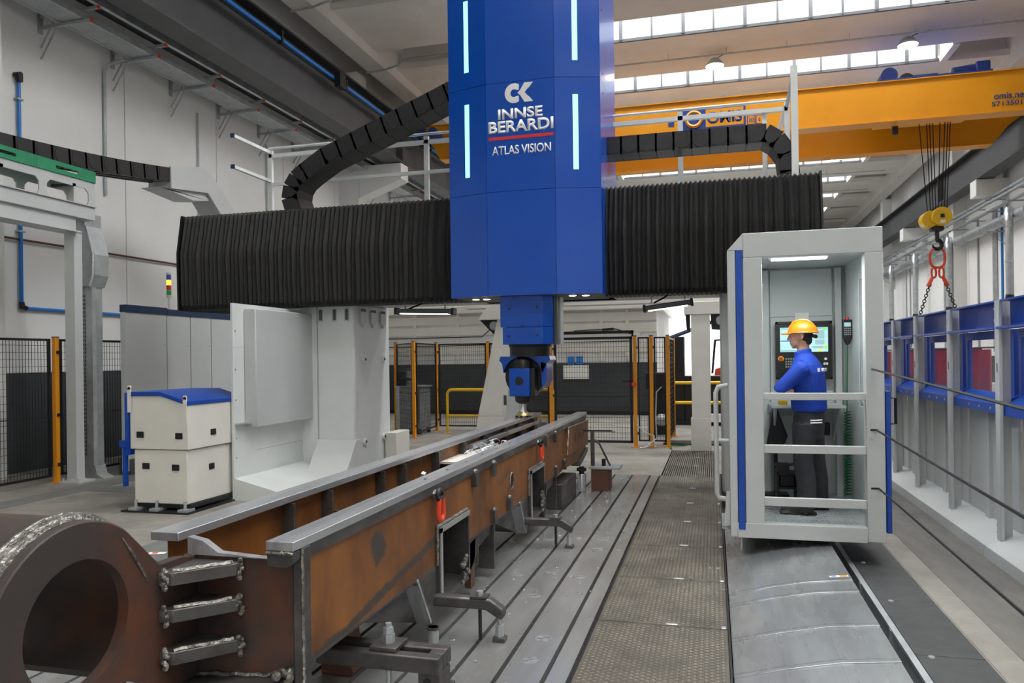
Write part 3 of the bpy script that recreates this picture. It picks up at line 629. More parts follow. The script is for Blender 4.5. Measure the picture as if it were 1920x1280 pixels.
for x, zt in ((-6.86,1.5),(-6.07,1.38)):
    lg = O('lifting_lug', G().box(x-.025,x+.025,7.655,7.668,zt-.3,zt).lathe((x,7.662,zt),[(0,-.007),(.027,-.007),(.027,.007),(0,.007)],12,'y'), m_white2, cc)
    O('lug_hole', G().cyl((x,7.65,zt),(x,7.674,zt),.011,n=8), m_black, lg)
for x in (-6.8,-6.5,-6.1): O('levelling_foot', G().box(x-.06,x+.06,7.62,7.78,.02,.05).cyl((x,7.68,.05),(x,7.68,.14),.018,n=8), m_galv2, cc)
O('floor_frame', G().box(-6.95,-6.0,7.6,8.7,.0,.02).box(-6.85,-6.05,7.72,8.6,.05,.1), m_dark, cc)
# ================================================================ GANTRY MILLING MACHINE
gn = T('gantry_bridge', (-3.2, 10.6, 0), 'gantry bridge with black bellows, white left column and grey cross beam', 'gantry machine')
O('cross_beam', G().box(-7.55, 1.2, 10.05, 11.4, 2.64, 3.9), m_cab, gn, bevel=.02)
O('beam_underside_rail', G().box(-7.4, 1.1, 9.95, 10.1, 2.66, 2.75), m_runway, gn)
def bellows(x0, x1, n):
    gg = G(); prof = [(10.5,2.62),(9.84,2.6),(9.8,2.66),(9.785,3.44),(9.80,3.5),(9.9,4.0),(9.98,4.03),(11.0,4.03)]
    cen = (10.6, 3.3); rings = []
    for i in range(2*n+1):
        x = x0 + (x1-x0)*i/(2*n); o = .024 if i % 2 else -.012
        ring = []
        for j, (y, z) in enumerate(prof):
            dy, dz = y-cen[0], z-cen[1]; l_ = math.hypot(dy, dz); wv = .012*math.sin(i*.9+j) if j in (3,4) else 0
            k = o if 0 < j else o*.3
            ring.append((x + (.012*math.sin(i*1.3) if j in (3,4) else 0), y+dy/l_*k+wv*.4, z+dz/l_*k+wv))
        rings.append(ring)
    m = len(prof)
    vs = [p for r in rings for p in r]; fs = [(a*m+j, a*m+j+1, (a+1)*m+j+1, (a+1)*m+j) for a in range(len(rings)-1) for j in range(m-1)]
    return gg.add(vs, fs)
bl = O('bellows', bellows(-7.82, -3.3, 62), m_bellow, gn, smooth=20)
O('end_frame', G().prism([(9.78,2.58),(9.77,3.45),(9.88,4.04),(11.2,4.04),(11.2,2.6)], 'x', -7.86, -7.83), m_black, bl)
br = O('bellows', bellows(-1.36, 1.28, 44), m_bellow, gn, smooth=20)
O('end_frame', G().prism([(9.78,2.58),(9.77,3.45),(9.88,4.04),(11.2,4.04),(11.2,2.6)], 'x', 1.285, 1.31), m_black, br)
# left column with flared foot
O('left_column', G().box(-5.75, -5.13, 10.2, 11.46, .0, 2.64), m_white, gn, bevel=.03)
O('column_foot', G().prism([(10.2,.62),(9.75,.0),(10.4,.0),(10.4,.62)], 'x', -5.757, -5.122), m_white, gn, bevel=.01)
for x in (-5.68, -5.45, -5.25):
    O('bolt_pocket', G().box(x-.035, x+.035, 10.185, 10.21, 2.38, 2.56), m_cab, gn, bevel=.006)
    O('pocket_slot', G().box(x-.015, x+.03, 10.18, 10.19, 2.4, 2.56), m_runway, gn)
for y in (10.45, 10.8, 11.15):
    O('bracket_rib', G().prism([(y-.09,2.56),(y+.09,2.56),(y+.09,2.4),(y,2.3),(y-.09,2.4)], 'x', -5.13, -5.09), m_cab, gn)
    O('pocket_slot', G().box(-5.09, -5.085, y-.1, y+.06, 2.53, 2.57), m_black, gn)
for y, z in ((10.5,1.81),(11.18,1.81),(10.49,.56),(11.17,.57)):
    b_ = O('boss', G().lathe((-5.13,y,z), [(0,0),(.055,0),(.055,.03),(.05,.035),(0,.035)], 16, 'x'), m_white, gn)
    O('boss_hole', G().cyl((-5.096,y,z),(-5.092,y,z),.022,n=10), m_black, b_)
O('foot_box', G().box(-5.12, -4.92, 11.2, 11.75, .05, .63), m_white2, gn, bevel=.01)
O('right_column', G().box(.1, .95, 10.2, 11.46, .0, 2.64), m_cab, gn, bevel=.03)
# sheet metal guard with electrical panel on the left
O('guard_sheet', G().box(-6.03, -6.0, 8.5, 9.0, .0, 1.98).box(-6.03, -6.0, 8.5, 9.0, 1.985, 2.56), m_white, gn)
O('guard_sheet', G().box(-6.03, -6.0, 9.0, 10.36, .28, .6), m_white, gn); O('guard_sheet', G().box(-6.03, -6.0, 9.0, 10.36, .605, 1.0), m_white, gn)
O('guard_sheet', G().box(-6.03, -6.0, 9.0, 10.36, 1.0, 2.56), m_white, gn)
O('guard_sheet', G().box(-6.05, -5.75, 10.2, 10.24, 0, 2.6), m_white, gn)
O('cabinet_door', G().box(-6.0, -5.82, 8.74, 10.2, .93, 2.5), m_cab, gn, bevel=.015)
O('door_ledge', G().box(-6.0, -5.9, 8.52, 8.74, .98, 1.0), m_galv2, gn)
O('chip_chute', G().prism([(-6.0,0),(-6.0,.29),(-5.1,.07),(-5.1,0)], 'y', 8.5, 10.2), m_white, gn, bevel=.004)
for z in (.2, .55, .8, 1.3, 1.7, 2.2): 
    for y in (8.55,): O('rivet', G().cyl((-6.0,y,z),(-5.992,y,z),.012,n=6), m_galv2, gn)
# handrail on top of the beam
hr = T('beam_handrail', (-3, 11, 4.0), 'white tubular handrail along the top of the gantry beam', 'handrail')
for x in (-7.0, -4.26, -2.4, -.41, 1.02): O('post', G().box(x-.035, x+.035, 10.97, 11.03, 3.9, 5.26), m_white, hr)
for a, b in ((-7.02, -2.4), (-2.4, 1.03)):
    O('top_rail', G().box(a, b, 10.97, 11.03, 5.14, 5.2), m_white, hr); O('top_tube', G().cyl((a, 10.98, 5.29), (b, 10.98, 5.29), .022, n=8), m_white, hr); O('middle_rail', G().box(a, b, 10.975, 11.025, 4.68, 4.73), m_white, hr)
for z in (5.23, 4.76): 
    O('side_rail', G().box(-7.03, -6.98, 10.0, 11.0, z-.025, z+.025), m_white, hr); O('rail_cap', G().box(-7.035, -6.975, 9.97, 10.0, z-.03, z+.03), m_navy, hr)
    O('side_rail', G().box(.99, 1.05, 11.0, 12.4, z-.025, z+.025), m_white, hr)
O('end_post', G().box(.98, 1.06, 10.0, 10.06, 3.98, 5.4), m_white, hr); O('end_strut', G().tube([(1.02,10.03,5.38),(1.02,10.7,5.24),(1.02,11,5.2)], .025, 6), m_white, hr)
O('end_post', G().box(.7, .76, 11, 11.06, 3.98, 5.2), m_white, hr)
# energy chains on top of the beam
pts = [(-6.12,10.45,4.05),(-6.2,10.45,4.28)] + [(-6.2+.5-.5*math.cos(a), 10.45, 4.3+.42*math.sin(a)) for a in (.35,.7,1.05)] + [(-5.86+.245*i, 10.45, 4.77+.094*i) for i in range(1, 11)]
chain('beam_cable_chain', pts, (0, .22, 0), .135, 'black cable chain rising from the left bellows to the blue column', lid=True)
pts2 = [(-1.4+.232*i, 10.45, 4.66) for i in range(10)] + [(.83,10.45,4.56),(.95,10.45,4.38),(.98,10.45,4.15),(.98,10.45,4.0)]
chain('beam_cable_chain', pts2, (0, .2, 0), .12, 'black cable chain bending down onto the right bellows', lid=True)

# blue column (head carriage)
hc = T('head_carriage_column', (-2.34, 9.7, 2.6), 'tall glossy blue carriage column with cyan light strips and lettering', 'machine column')
FP = [(-3.335,9.46),(-2.785,9.3),(-1.885,9.3),(-1.335,9.46)]
O('core', G().prism([(-3.31,9.5),(-2.78,9.33),(-1.89,9.33),(-1.36,9.5),(-1.36,11.2),(-3.31,11.2)], 'z', 2.64, 7.2), m_blue, hc)
def facet(i, z0, z1):
    (ax, ay), (bx, by) = FP[i], FP[i+1]; dx, dy = bx-ax, by-ay; l_ = math.hypot(dx, dy); nx, ny = -dy/l_*-1, dx/l_*-1
    nx, ny = dy/l_, -dx/l_; e = .002
    ax, ay, bx, by = ax+dx/l_*e, ay+dy/l_*e, bx-dx/l_*e, by-dy/l_*e
    return G().prism([(ax,ay),(bx,by),(bx-nx*.03,by-ny*.03),(ax-nx*.03,ay-ny*.03)], 'z', z0, z1)
for z0, z1 in ((2.6,3.925),(3.93,5.315),(5.32,7.2)):
    for i in range(3): O('front_panel', facet(i, z0, z1), m_blue, hc)
    O('side_panel', G().box(-1.36, -1.33, 9.465, 9.98, z0, z1), m_blue, hc); O('side_panel', G().box(-3.345, -3.31, 9.465, 9.98, z0, z1), m_blue, hc)
    for z in (z0+.12, (z0+z1)/2, z1-.12): O('panel_screw', G().cyl((-1.33,9.7,z),(-1.324,9.7,z),.01,n=6), m_dark, hc)
O('bottom_plate', G().prism([(-3.3,9.5),(-2.78,9.35),(-1.89,9.35),(-1.37,9.5),(-1.37,10.4),(-3.3,10.4)], 'z', 2.6, 2.64), m_runway, hc)
for x, y in ((-3.05,9.62),(-2.9,9.62),(-1.72,9.5),(-1.56,9.55)):
    sp_ = O('spot_lamp', G().cyl((x,y,2.585),(x,y,2.6),.055,n=14), m_galv, hc); O('spot_lens', G().cyl((x,y,2.582),(x,y,2.586),.045,n=14), m_lamp, sp_)
def strip(i, t_, z0, z1):
    (ax, ay), (bx, by) = FP[i], FP[i+1]; dx, dy = bx-ax, by-ay; l_ = math.hypot(dx, dy); nx, ny = dy/l_, -dx/l_
    cx_, cy_ = ax+dx*t_, ay+dy*t_; h = .033/l_
    q = [(cx_-dx*h+nx*.004,cy_-dy*h+ny*.004),(cx_+dx*h+nx*.004,cy_+dy*h+ny*.004),(cx_+dx*h-nx*.01,cy_+dy*h-ny*.01),(cx_-dx*h-nx*.01,cy_-dy*h-ny*.01)]
    return O('light_strip', G().prism(q, 'z', z0, z1), m_led, hc)
strip(0, .49, 4.16, 5.11); strip(0, .49, 5.53, 6.46); strip(2, .46, 4.16, 5.1); strip(2, .46, 5.53, 6.46)
RX = (PI/2, 0, 0)
text('lettering', 'INNSE', .585, .135, (-2.33, 9.298, 4.912), RX, m_print, hc, .003, .03)
text('lettering', 'BERARDI', .85, .15, (-2.325, 9.298, 4.752), RX, m_print, hc, .003, .03)
text('lettering', 'ATLAS VISION', .77, .112, (-2.32, 9.298, 4.452), RX, m_print, hc, .003, .012)
O('red_line', G().box(-2.75, -1.9, 9.294, 9.3, 4.588, 4.628), m_redprint, hc)
# emblem: an open ring next to an angular bracket
gg = G(); n = 22; cx_, cz = -2.405, 5.168
arc = [(cx_+.122*math.cos(a), cz+.125*math.sin(a)) for a in [math.radians(58+i*(244/n)) for i in range(n+1)]]
inn = [(cx_+.048*math.cos(a), cz+.05*math.sin(a)) for a in [math.radians(58+i*(244/n)) for i in range(n+1)]]
for i in range(n): gg.prism([arc[i], arc[i+1], inn[i+1], inn[i]], 'y', 9.294, 9.3)
gg.prism([arc[0], inn[0], (-2.345,5.205)], 'y', 9.294, 9.3); gg.prism([arc[-1], inn[-1], (-2.345,5.13)], 'y', 9.294, 9.3)
O('emblem', gg, m_print, hc)
gg = G(); gg.prism([(-2.36,5.168),(-2.325,5.2),(-2.27,5.29),(-2.155,5.29),(-2.2,5.235),(-2.235,5.205),(-2.265,5.168)], 'y', 9.294, 9.3)
gg.prism([(-2.36,5.168),(-2.265,5.168),(-2.235,5.13),(-2.2,5.1),(-2.155,5.045),(-2.27,5.045),(-2.325,5.136)], 'y', 9.294, 9.3)
O('emblem', gg, m_print, hc)

# ram and milling head
mh = T('milling_head', (-2.35, 9.8, 1.04), 'blue ram with swivelling milling head and cutter above the frame', 'milling head')
O('ram_body', G().prism([(-2.66,9.42),(-2.1,9.42),(-1.99,9.5),(-1.99,10.1),(-2.66,10.1)], 'z', 2.2, 2.64), m_blue, mh, bevel=.004)
O('ram_body', G().prism([(-2.63,9.42),(-2.1,9.42),(-1.99,9.5),(-1.99,10.1),(-2.63,10.1)], 'z', 1.975, 2.195), m_blue, mh, bevel=.004)
O('guide_rail', G().box(-1.985, -1.93, 9.75, 9.95, 1.97, 2.64), m_galv2, mh); O('guide_rail', G().box(-1.985, -1.945, 9.6, 9.68, 1.97, 2.64), m_runway, mh)
for x, z in ((-2.54,2.44),(-2.17,2.45),(-2.55,2.08),(-2.17,2.09),(-2.36,2.22)): O('ram_bolt', G().cyl((x,9.42,z),(x,9.413,z),.014,n=8), m_dark, mh)
O('swivel_collar', G().lathe((-2.36,9.8,1.82), [(0,0),(.27,0),(.27,.12),(.285,.13),(.285,.155),(0,.155)], 28), m_dark, mh)
yk = G(); c_ = (-2.42,1.55); R_ = .27; a_ = [math.radians(12+156*i/18) for i in range(19)]
yk.prism([(-2.06,1.82),(-2.72,1.82),(-2.74,1.77),(-2.7,1.72)] + [(c_[0]+R_*math.cos(a), c_[1]+R_*math.sin(a)) for a in reversed(a_)] + [(-2.1,1.72),(-2.05,1.77)], 'y', 9.62, 10.0)
O('yoke', yk, m_blue, mh)
O('yoke_arm', G().prism([(-2.18,1.75),(-2.1,1.72),(-2.1,1.5),(-2.16,1.4),(-2.17,1.6)], 'y', 9.62, 10.0), m_blue, mh)
O('swivel_ring', G().lathe((c_[0],9.72,c_[1]), [(.2,0),(.265,0),(.265,.2),(.2,.2)], 32, 'y'), m_dark, mh)
O('swivel_disc', G().lathe((c_[0],9.75,c_[1]), [(0,-.02),(.19,-.02),(.2,0),(.2,.16),(0,.16)], 32, 'y'), m_blue, mh)
for i in range(9):
    a = math.radians(i*20); O('ring_bolt', G().cyl((c_[0]+.235*math.cos(a),9.715,c_[1]+.235*math.sin(a)),(c_[0]+.235*math.cos(a),9.705,c_[1]+.235*math.sin(a)),.013,n=6), m_black, mh)
O('spindle_box', G().box(-2.575, -2.3, 9.5, 9.75, 1.3, 1.665), m_blue, mh, bevel=.012)
O('spindle_side', G().box(-2.3, -2.24, 9.53, 9.75, 1.3, 1.665), m_dark, mh, bevel=.008)
O('cover_disc', G().cyl((-2.44,9.5,1.5),(-2.44,9.492,1.5),.055,n=20), m_dark, mh)
O('motor_cap', G().lathe((-2.42,9.62,1.665), [(0,0),(.12,0),(.12,.08),(.09,.13),(.05,.15),(0,.15)], 18), m_black, mh)
O('motor_crown', G().lathe((-2.42,9.62,1.745), [(.115,0),(.085,.05),(.05,.068),(.0,.07)], 12), m_chrome, mh)
O('spindle_nose', G().lathe((-2.42,9.62,1.2), [(0,0),(.06,0),(.1,.03),(.11,.1),(0,.1)], 20), m_dark, mh)
O('tool_holder', G().lathe((-2.42,9.62,1.09), [(0,0),(.05,0),(.045,.03),(.045,.11),(0,.11)], 18), m_chrome, mh)
O('milling_cutter', G().lathe((-2.42,9.62,1.03), [(0,.0),(.095,.0),(.1,.02),(.085,.05),(.05,.065),(0,.065)], 20), m_gold, mh)
for i in range(8):
    a = 2*PI*i/8; O('insert', G().ob((-2.42+.092*math.cos(a), 9.62+.092*math.sin(a), 1.035), (.03,.03,.02), (0,0,a)), m_black, mh)
# work lamps under the beam
def wlamp(x0, z0, x1, z1, y, label):
    a = math.atan2(z1-z0, x1-x0); L_ = math.hypot(x1-x0, z1-z0); c = ((x0+x1)/2, y, (z0+z1)/2)
    t = T('linear_work_lamp', c, label, 'lamp', 'linear lamps under the beam'); R_ = (0, -a, 0)
    O('housing', G().ob(c, (L_,.14,.07), R_), m_runway, t, bevel=.012)
    O('tube', G().ob((c[0], y-.02, c[2]-.036), (L_*.84,.09,.012), R_), m_tubeglow, t)
    for s in (-1, 1): O('end_cap', G().ob((c[0]+s*L_/2*math.cos(a), y, c[2]+s*L_/2*math.sin(a)), (.035,.17,.1), R_), m_black, t, bevel=.01)
    for s in (-.35, .35): O('hanger', G().box(c[0]+s*L_-.01, c[0]+s*L_+.01, y-.01, y+.01, c[2]+.03, 2.638), m_galv2, t)
    O('lamp_cable', G().tube([(c[0]-.3*L_,y,c[2]+.04),(c[0]-.1*L_,y,c[2]+.1),(c[0]+.05*L_,y,2.625)], .012, 5), m_cable, t)
wlamp(-4.42, 2.5, -3.55, 2.47, 10.15, 'long grey work lamp under the beam beside the left column')
wlamp(-.87, 2.43, -.26, 2.5, 10.15, 'long grey work lamp under the beam right of the milling head')

# second portal further back
pf = T('portal_frame', (-2, 14.9, 0), 'white rear portal frame with one leaning and one upright leg', 'portal frame')
O('upright_leg', G().box(-.42, -.05, 14.7, 15.0, .0, .62), m_white2, pf, bevel=.006); O('upright_leg', G().box(-.4, -.05, 14.71, 15.0, .625, 2.58), m_white2, pf, bevel=.006)
O('leg_head', G().box(-.52, .75, 14.68, 15.0, 2.58, 2.82), m_white2, pf, bevel=.01); O('cross_bar', G().box(-4.9, .8, 14.75, 15.05, 2.82, 3.3), m_white2, pf, bevel=.01)
O('leaning_leg', G().prism([(-4.75,0),(-4.24,0),(-4.12,.62),(-4.65,.62)], 'y', 14.7, 15.0), m_white2, pf, bevel=.006)
O('leaning_leg', G().prism([(-4.65,.625),(-4.12,.625),(-3.83,2.58),(-4.22,2.58)], 'y', 14.7, 15.0), m_white2, pf, bevel=.006)
O('leaning_side', G().prism([(-4.24,0),(-3.95,0),(-3.62,2.4),(-3.83,2.58)], 'y', 14.86, 15.3), m_cab, pf)
O('leg_head', G().prism([(-4.62,2.58),(-3.6,2.58),(-3.6,2.95),(-4.2,2.95),(-4.45,2.8)], 'y', 14.66, 15.05), m_white2, pf, bevel=.01)
for x0, x1, fx in ((-4.6,-4.15,-4.3),(-.04,.5,.15),(-.5,-.42,-.47)):
    O('fan_box', G().prism([(x0,2.58),(x1,2.58),(x1,2.25) if x0 > -1 else (x1-.1,2.2),(x0+.02,2.3) if x0 > -1 else (x1-.12,2.25)], 'y', 14.75, 15.05), m_dark, pf)
    if x1-x0 > .2:
        O('fan_ring', G().lathe((fx,14.75,2.46), [(.06,0),(.09,0),(.09,-.02),(.06,-.02)], 18, 'y'), m_galv2, pf); O('fan_hub', G().lathe((fx,14.75,2.46), [(0,-.01),(.035,-.01),(.035,0),(0,0)], 12, 'y'), m_galv2, pf)
O('leg_label', G().box(-4.1,-4.04,14.69,14.705,.85,1.05), m_runway, pf)

# black machine cabinets and vehicles in the doorway
bc = T('black_cabinet', (-.1, 20.5, 0), 'tall black machine cabinet behind the corner fence', 'cabinet')
O('cabinet_body', G().box(-.97, -.73, 20.2, 20.9, 0, 2.3), m_black, bc, bevel=.01); O('low_body', G().box(-.725, 1.4, 20.2, 20.9, 0, 1.27), m_black, bc, bevel=.01)
O('cabinet_plinth', G().box(-1.0, 1.45, 20.1, 20.2, 0, .1), m_dark, bc)
for x in (-.36, .32): O('socket_plate', G().box(x, x+.16, 20.18, 20.2, .72, .95), m_paper, bc); O('socket_inset', G().box(x+.04, x+.12, 20.175, 20.19, .77, .9), m_black, bc)
O('white_tray', G().box(-.5, .9, 19.9, 20.15, .1, .3), m_paper, bc)
b2 = T('black_console', (-1.2, 17.5, 0), 'black control console beyond the narrow fence panels', 'console')
O('console_body', G().box(-1.35, -.98, 17.6, 18.1, 0, 1.05), m_black, b2, bevel=.01); O('console_top', G().box(-1.5, -.95, 17.5, 18.2, 1.05, 1.42), m_black, b2, bevel=.01)
O('cable_bundle', G().sph((-1.15,17.45,.35), (.15,.12,.14), 8, 6), m_galv2, b2)
rd = T('red_machine', (-1.9, 31.4, 0), 'red machine part visible through the doorway', 'machine')
O('body', G().box(-2.15, -1.72, 31.2, 32, 1.0, 1.9), m_redprint, rd, bevel=.05); O('base', G().box(-2.3, -1.5, 31.2, 32, 0, 1.0), m_dark, rd); O('mast', G().tube([(-2.2,31.4,2.35),(-1.1,31.4,2.75),(.4,31.4,3.3)], .09, 6), m_navy, rd)
O('stack', G().cyl((-2.0,31.4,1.9),(-2.0,31.4,2.45),.09,n=8), m_navy, rd)
fk = T('forklift', (.3, 26, 0), 'orange red forklift truck outside the open door', 'forklift')
O('body', G().prism([(-.08,.45),(1.07,.45),(1.17,1.2),(.67,1.5),(.07,1.35)], 'y', 25.8, 26.9), m_red, fk, bevel=.03); O('mast', G().box(-.28,-.13,25.9,26.8,.2,2.9), m_black, fk)
O('roof_guard', G().tube([(-.03,25.9,1.2),(.07,25.9,2.3),(.87,25.9,2.35),(1.07,25.9,1.2)], .04, 6), m_black, fk); O('seat', G().box(.42,.77,26.0,26.5,1.3,1.75), m_black, fk)
for x in (.07, .92): O('wheel', G().cyl((x,25.75,.28),(x,25.95,.28),.28,n=16), m_black, fk)
O('storage_box', G().box(.28, .75, 13.0, 13.6, 0, 2.3), m_cab, bevel=.01, label='plain grey cabinet between the far white leg and the cabin', cat='cabinet')
# ================================================================ WORKPIECE
wp = T('welded_steel_frame', (-2.1, 6.5, .2), 'long rusty welded steel frame clamped on the machine bed', 'steel frame')
O('near_flange', G().box(-1.887, -1.752, 2.887, 10.68, .98, 1.02), m_mill, wp, bevel=.003)
O('far_flange', G().box(-2.525, -2.375, 2.94, 10.52, .98, 1.02), m_mill, wp, bevel=.003)
O('flange_fillet', G().box(-1.768, -1.755, 2.95, 10.66, .925, .98), m_scale, wp)
O('near_web', G().prism([(3.0,.98),(3.0,.45),(4.64,.45),(4.64,.69),(5.26,.69),(5.26,.45),(7.18,.45),(7.18,.69),(7.8,.69),(7.8,.45),(8.9,.45),(10.05,.40),(10.3,.45),(10.66,.51),(10.66,.98)], 'x', -1.80, -1.77), m_rust, wp, bevel=.003)
for y0, y1 in ((3.05,4.6),(5.3,7.15),(7.85,8.9)): O('bottom_edge', G().box(-1.80, -1.766, y0, y1, .44, .452), m_scale, wp)
O('far_web', G().box(-2.465, -2.435, 2.98, 10.5, .45, .98), m_rust, wp)
O('far_inner_rail', G().box(-2.435, -2.36, 7.3, 10.45, .88, .93), m_mill, wp, bevel=.003)
O('near_flange_under', G().box(-1.885, -1.80, 2.95, 10.6, .95, .98), m_scale, wp)
for i, y in enumerate((3.9, 4.35, 5.15, 5.55, 6.3, 7.05, 7.8, 8.6, 9.3, 10.0)):
    O('stiffener', G().box(-2.435, -2.36, y, y+.025, .47, .97), m_scale, wp)
    if i in (1, 3, 5, 8): O('cross_plate', G().box(-2.435, -1.80, y+.1, y+.125, .45, .82), m_scale, wp)
for y0, y1 in ((3.3,4.62),(5.28,7.16),(7.82,10.3)): O('bottom_plate', G().box(-2.435, -1.80, y0, y1, .43, .45), m_rust, wp)
O('tie_lug', G().ob((-2.2, 5.5, .8), (.03,.03,.3), (.5,.3,0)), m_galv2, wp)
O('middle_plate', G().box(-2.43, -1.81, 6.5, 7.75, .84, .86), m_white2, wp)
# end of the near beam
O('end_plate', G().box(-2.36, -1.755, 2.975, 3.02, .33, .92), m_rustd, wp, bevel=.004)
O('end_edge', G().box(-1.80, -1.75, 2.955, 3.03, .33, .98), m_scale, wp, bevel=.008)
O('end_top_blade', G().prism([(-2.34,.92),(-1.9,.92),(-2.18,.935),(-2.26,.985),(-2.34,1.0)], 'y', 2.96, 3.0), m_mill, wp)
O('flange_stop', G().prism([(-1.885,.975),(-1.756,.975),(-1.756,.93),(-1.79,.905),(-1.885,.905)], 'y', 2.89, 2.98), m_scale, wp, bevel=.006)
O('weld_bead', G().tube([(-1.885+.013*i, 2.888+random.uniform(-.003,.003), .972+random.uniform(-.004,.004)) for i in range(11)], .008, 6), m_weld, wp)
O('weld_bead', G().tube([(-1.752, 2.96+random.uniform(-.004,.004), .97-.02*i) for i in range(30)], .008, 6), m_weld, wp)
O('weld_bead', G().tube([(-2.33+random.uniform(-.004,.004), 2.97, .92-.02*i) for i in range(30)], .016, 6), m_weld, wp)
for i in range(2): O('weld_bead', G().tube([(-2.345+.03*i+random.uniform(-.003,.003), 2.963, .92-.02*k) for k in range(30)], .011, 6), m_weld, wp)
O('bottom_stiffener', G().prism([(-2.36,.36),(-1.86,.40),(-1.84,.36),(-2.36,.31)], 'y', 2.86, 2.98), m_scale, wp, bevel=.004)
O('weld_bead', G().tube([(-2.34+.03*i, 2.965+random.uniform(-.004,.004), .375+.0018*i+random.uniform(-.004,.004)) for i in range(18)], .012, 6), m_weld, wp)
bb = G()
for i in range(16): bb.sph((-1.835+random.uniform(-.025,.025), 2.93+random.uniform(-.03,.03), .385+random.uniform(-.05,.05)), random.uniform(.016,.028), 7, 5)
O('weld_patch', bb, m_weld, wp)
# ring lug and cross tube
CY, CZ, RH, RO = 2.307, .82, .243, .386
outline = [(CY+RO*math.cos(a), CZ+RO*math.sin(a)) for a in [math.radians(51+i*(258/40)) for i in range(41)]] + [(2.735,.40),(2.99,.35),(2.99,.93),(2.735,.935)]
def rayhit(a):
    d = Vector((math.cos(a), math.sin(a))); best = 9
    for i in range(len(outline)):
        p = Vector(outline[i])-Vector((CY,CZ)); q = Vector(outline[(i+1)%len(outline)])-Vector((CY,CZ)); e = q-p
        den = d.x*e.y-d.y*e.x
        if abs(den) < 1e-9: continue
        t = (p.x*e.y-p.y*e.x)/den; u = (p.x*d.y-p.y*d.x)/den
        if t > 0 and -1e-6 <= u <= 1+1e-6: best = min(best, t)
    return best
n = 96; gg = G(); o1=[];o2=[];i1=[];i2=[]; o0=[]
for k in range(n):
    a = 2*PI*k/n; r = rayhit(a); c, s = math.cos(a), math.sin(a)
    o1.append((-2.30,CY+(r-.006)*c,CZ+(r-.006)*s)); o0.append((-2.305,CY+r*c,CZ+r*s)); o2.append((-2.35,CY+r*c,CZ+r*s)); i1.append((-2.30,CY+RH*c,CZ+RH*s)); i2.append((-2.35,CY+RH*c,CZ+RH*s))
gg.loft([i1, o1, o0, o2, i2], cap=False, closed=True)
O('ring_lug', gg, m_rustd, wp, smooth=25)
gg = G(); ro, ri = .395, .345; aa = [math.radians(-52+i*(284/60)) for i in range(61)]
f_ = lambda x, r: [(x, CY+r*math.cos(a), CZ+r*math.sin(a)) for a in aa]
A, B, C_, D_ = f_(-2.352, ro), f_(-3.5, ro), f_(-3.5, ri), f_(-2.352, ri); m = len(aa)
vs = A+B+C_+D_; fs = []
for p, q in ((0,1),(1,2),(2,3),(3,0)): fs += [(p*m+i, p*m+i+1, q*m+i+1, q*m+i) for i in range(m-1)]
fs += [(0,m,2*m,3*m), (m-1,2*m-1,3*m-1,4*m-1)]
O('cross_tube', G().add(vs, fs), m_rustd, wp)
for i, (x, r) in enumerate(((-2.352,.388),(-2.367,.396),(-2.383,.402),(-2.399,.404))):
    O('ring_weld', G().tube([(x+random.uniform(-.002,.002), CY+(r+random.uniform(-.002,.002))*math.cos(a), CZ+(r+random.uniform(-.002,.002))*math.sin(a)) for a in [math.radians(-40+i_*(260/90)) for i_ in range(91)]], .010, 6), m_weld, wp)
for zc in (.874, .715, .534):
    O('corner_lug', G().prism([(-2.31,2.72),(-2.24,2.735),(-2.06,2.93),(-2.06,2.98),(-2.31,2.98)], 'z', zc-.028, zc+.028), m_scale, wp, bevel=.005)
    for (x, y) in ((-2.275,2.728),(-2.06,2.945)):
        wb = G()
        for k in range(9): wb.sph((x+random.uniform(-.012,.012), y+random.uniform(-.012,.012), zc-.04+.01*k), random.uniform(.009,.015), 6, 4)
        O('lug_weld', wb, m_weld, wp)
    O('weld_bead', G().tube([(-2.25+.014*i, 2.75+.0145*i+random.uniform(-.004,.004), zc+.028+random.uniform(0,.006)) for i in range(13)], .012, 6), m_weld, wp)
O('ground_mark', G().tube([(-2.3,2.52,1.10),(-2.299,2.57,1.03),(-2.299,2.62,.95),(-2.3,2.66,.885)], [.003,.007,.007,.003], 6), m_weld, wp)
O('round_support', G().lathe((-2.07,2.78,0), [(0,0),(.075,0),(.075,.33),(.06,.365),(.03,.38),(0,.383)], 20), m_cabin, label='pale round support stub below the ring lug corner', cat='support')
sk_ = O('floor_sticker', G().ob((-5.0,5.9,.036), (.16,.08,.003), (0,0,.3)), m_paper, label='small white sticker on the floor strip behind the frame', cat='sticker'); O('sticker_print', G().ob((-5.02,5.9,.038), (.05,.04,.003), (0,0,.3)), m_red, sk_)
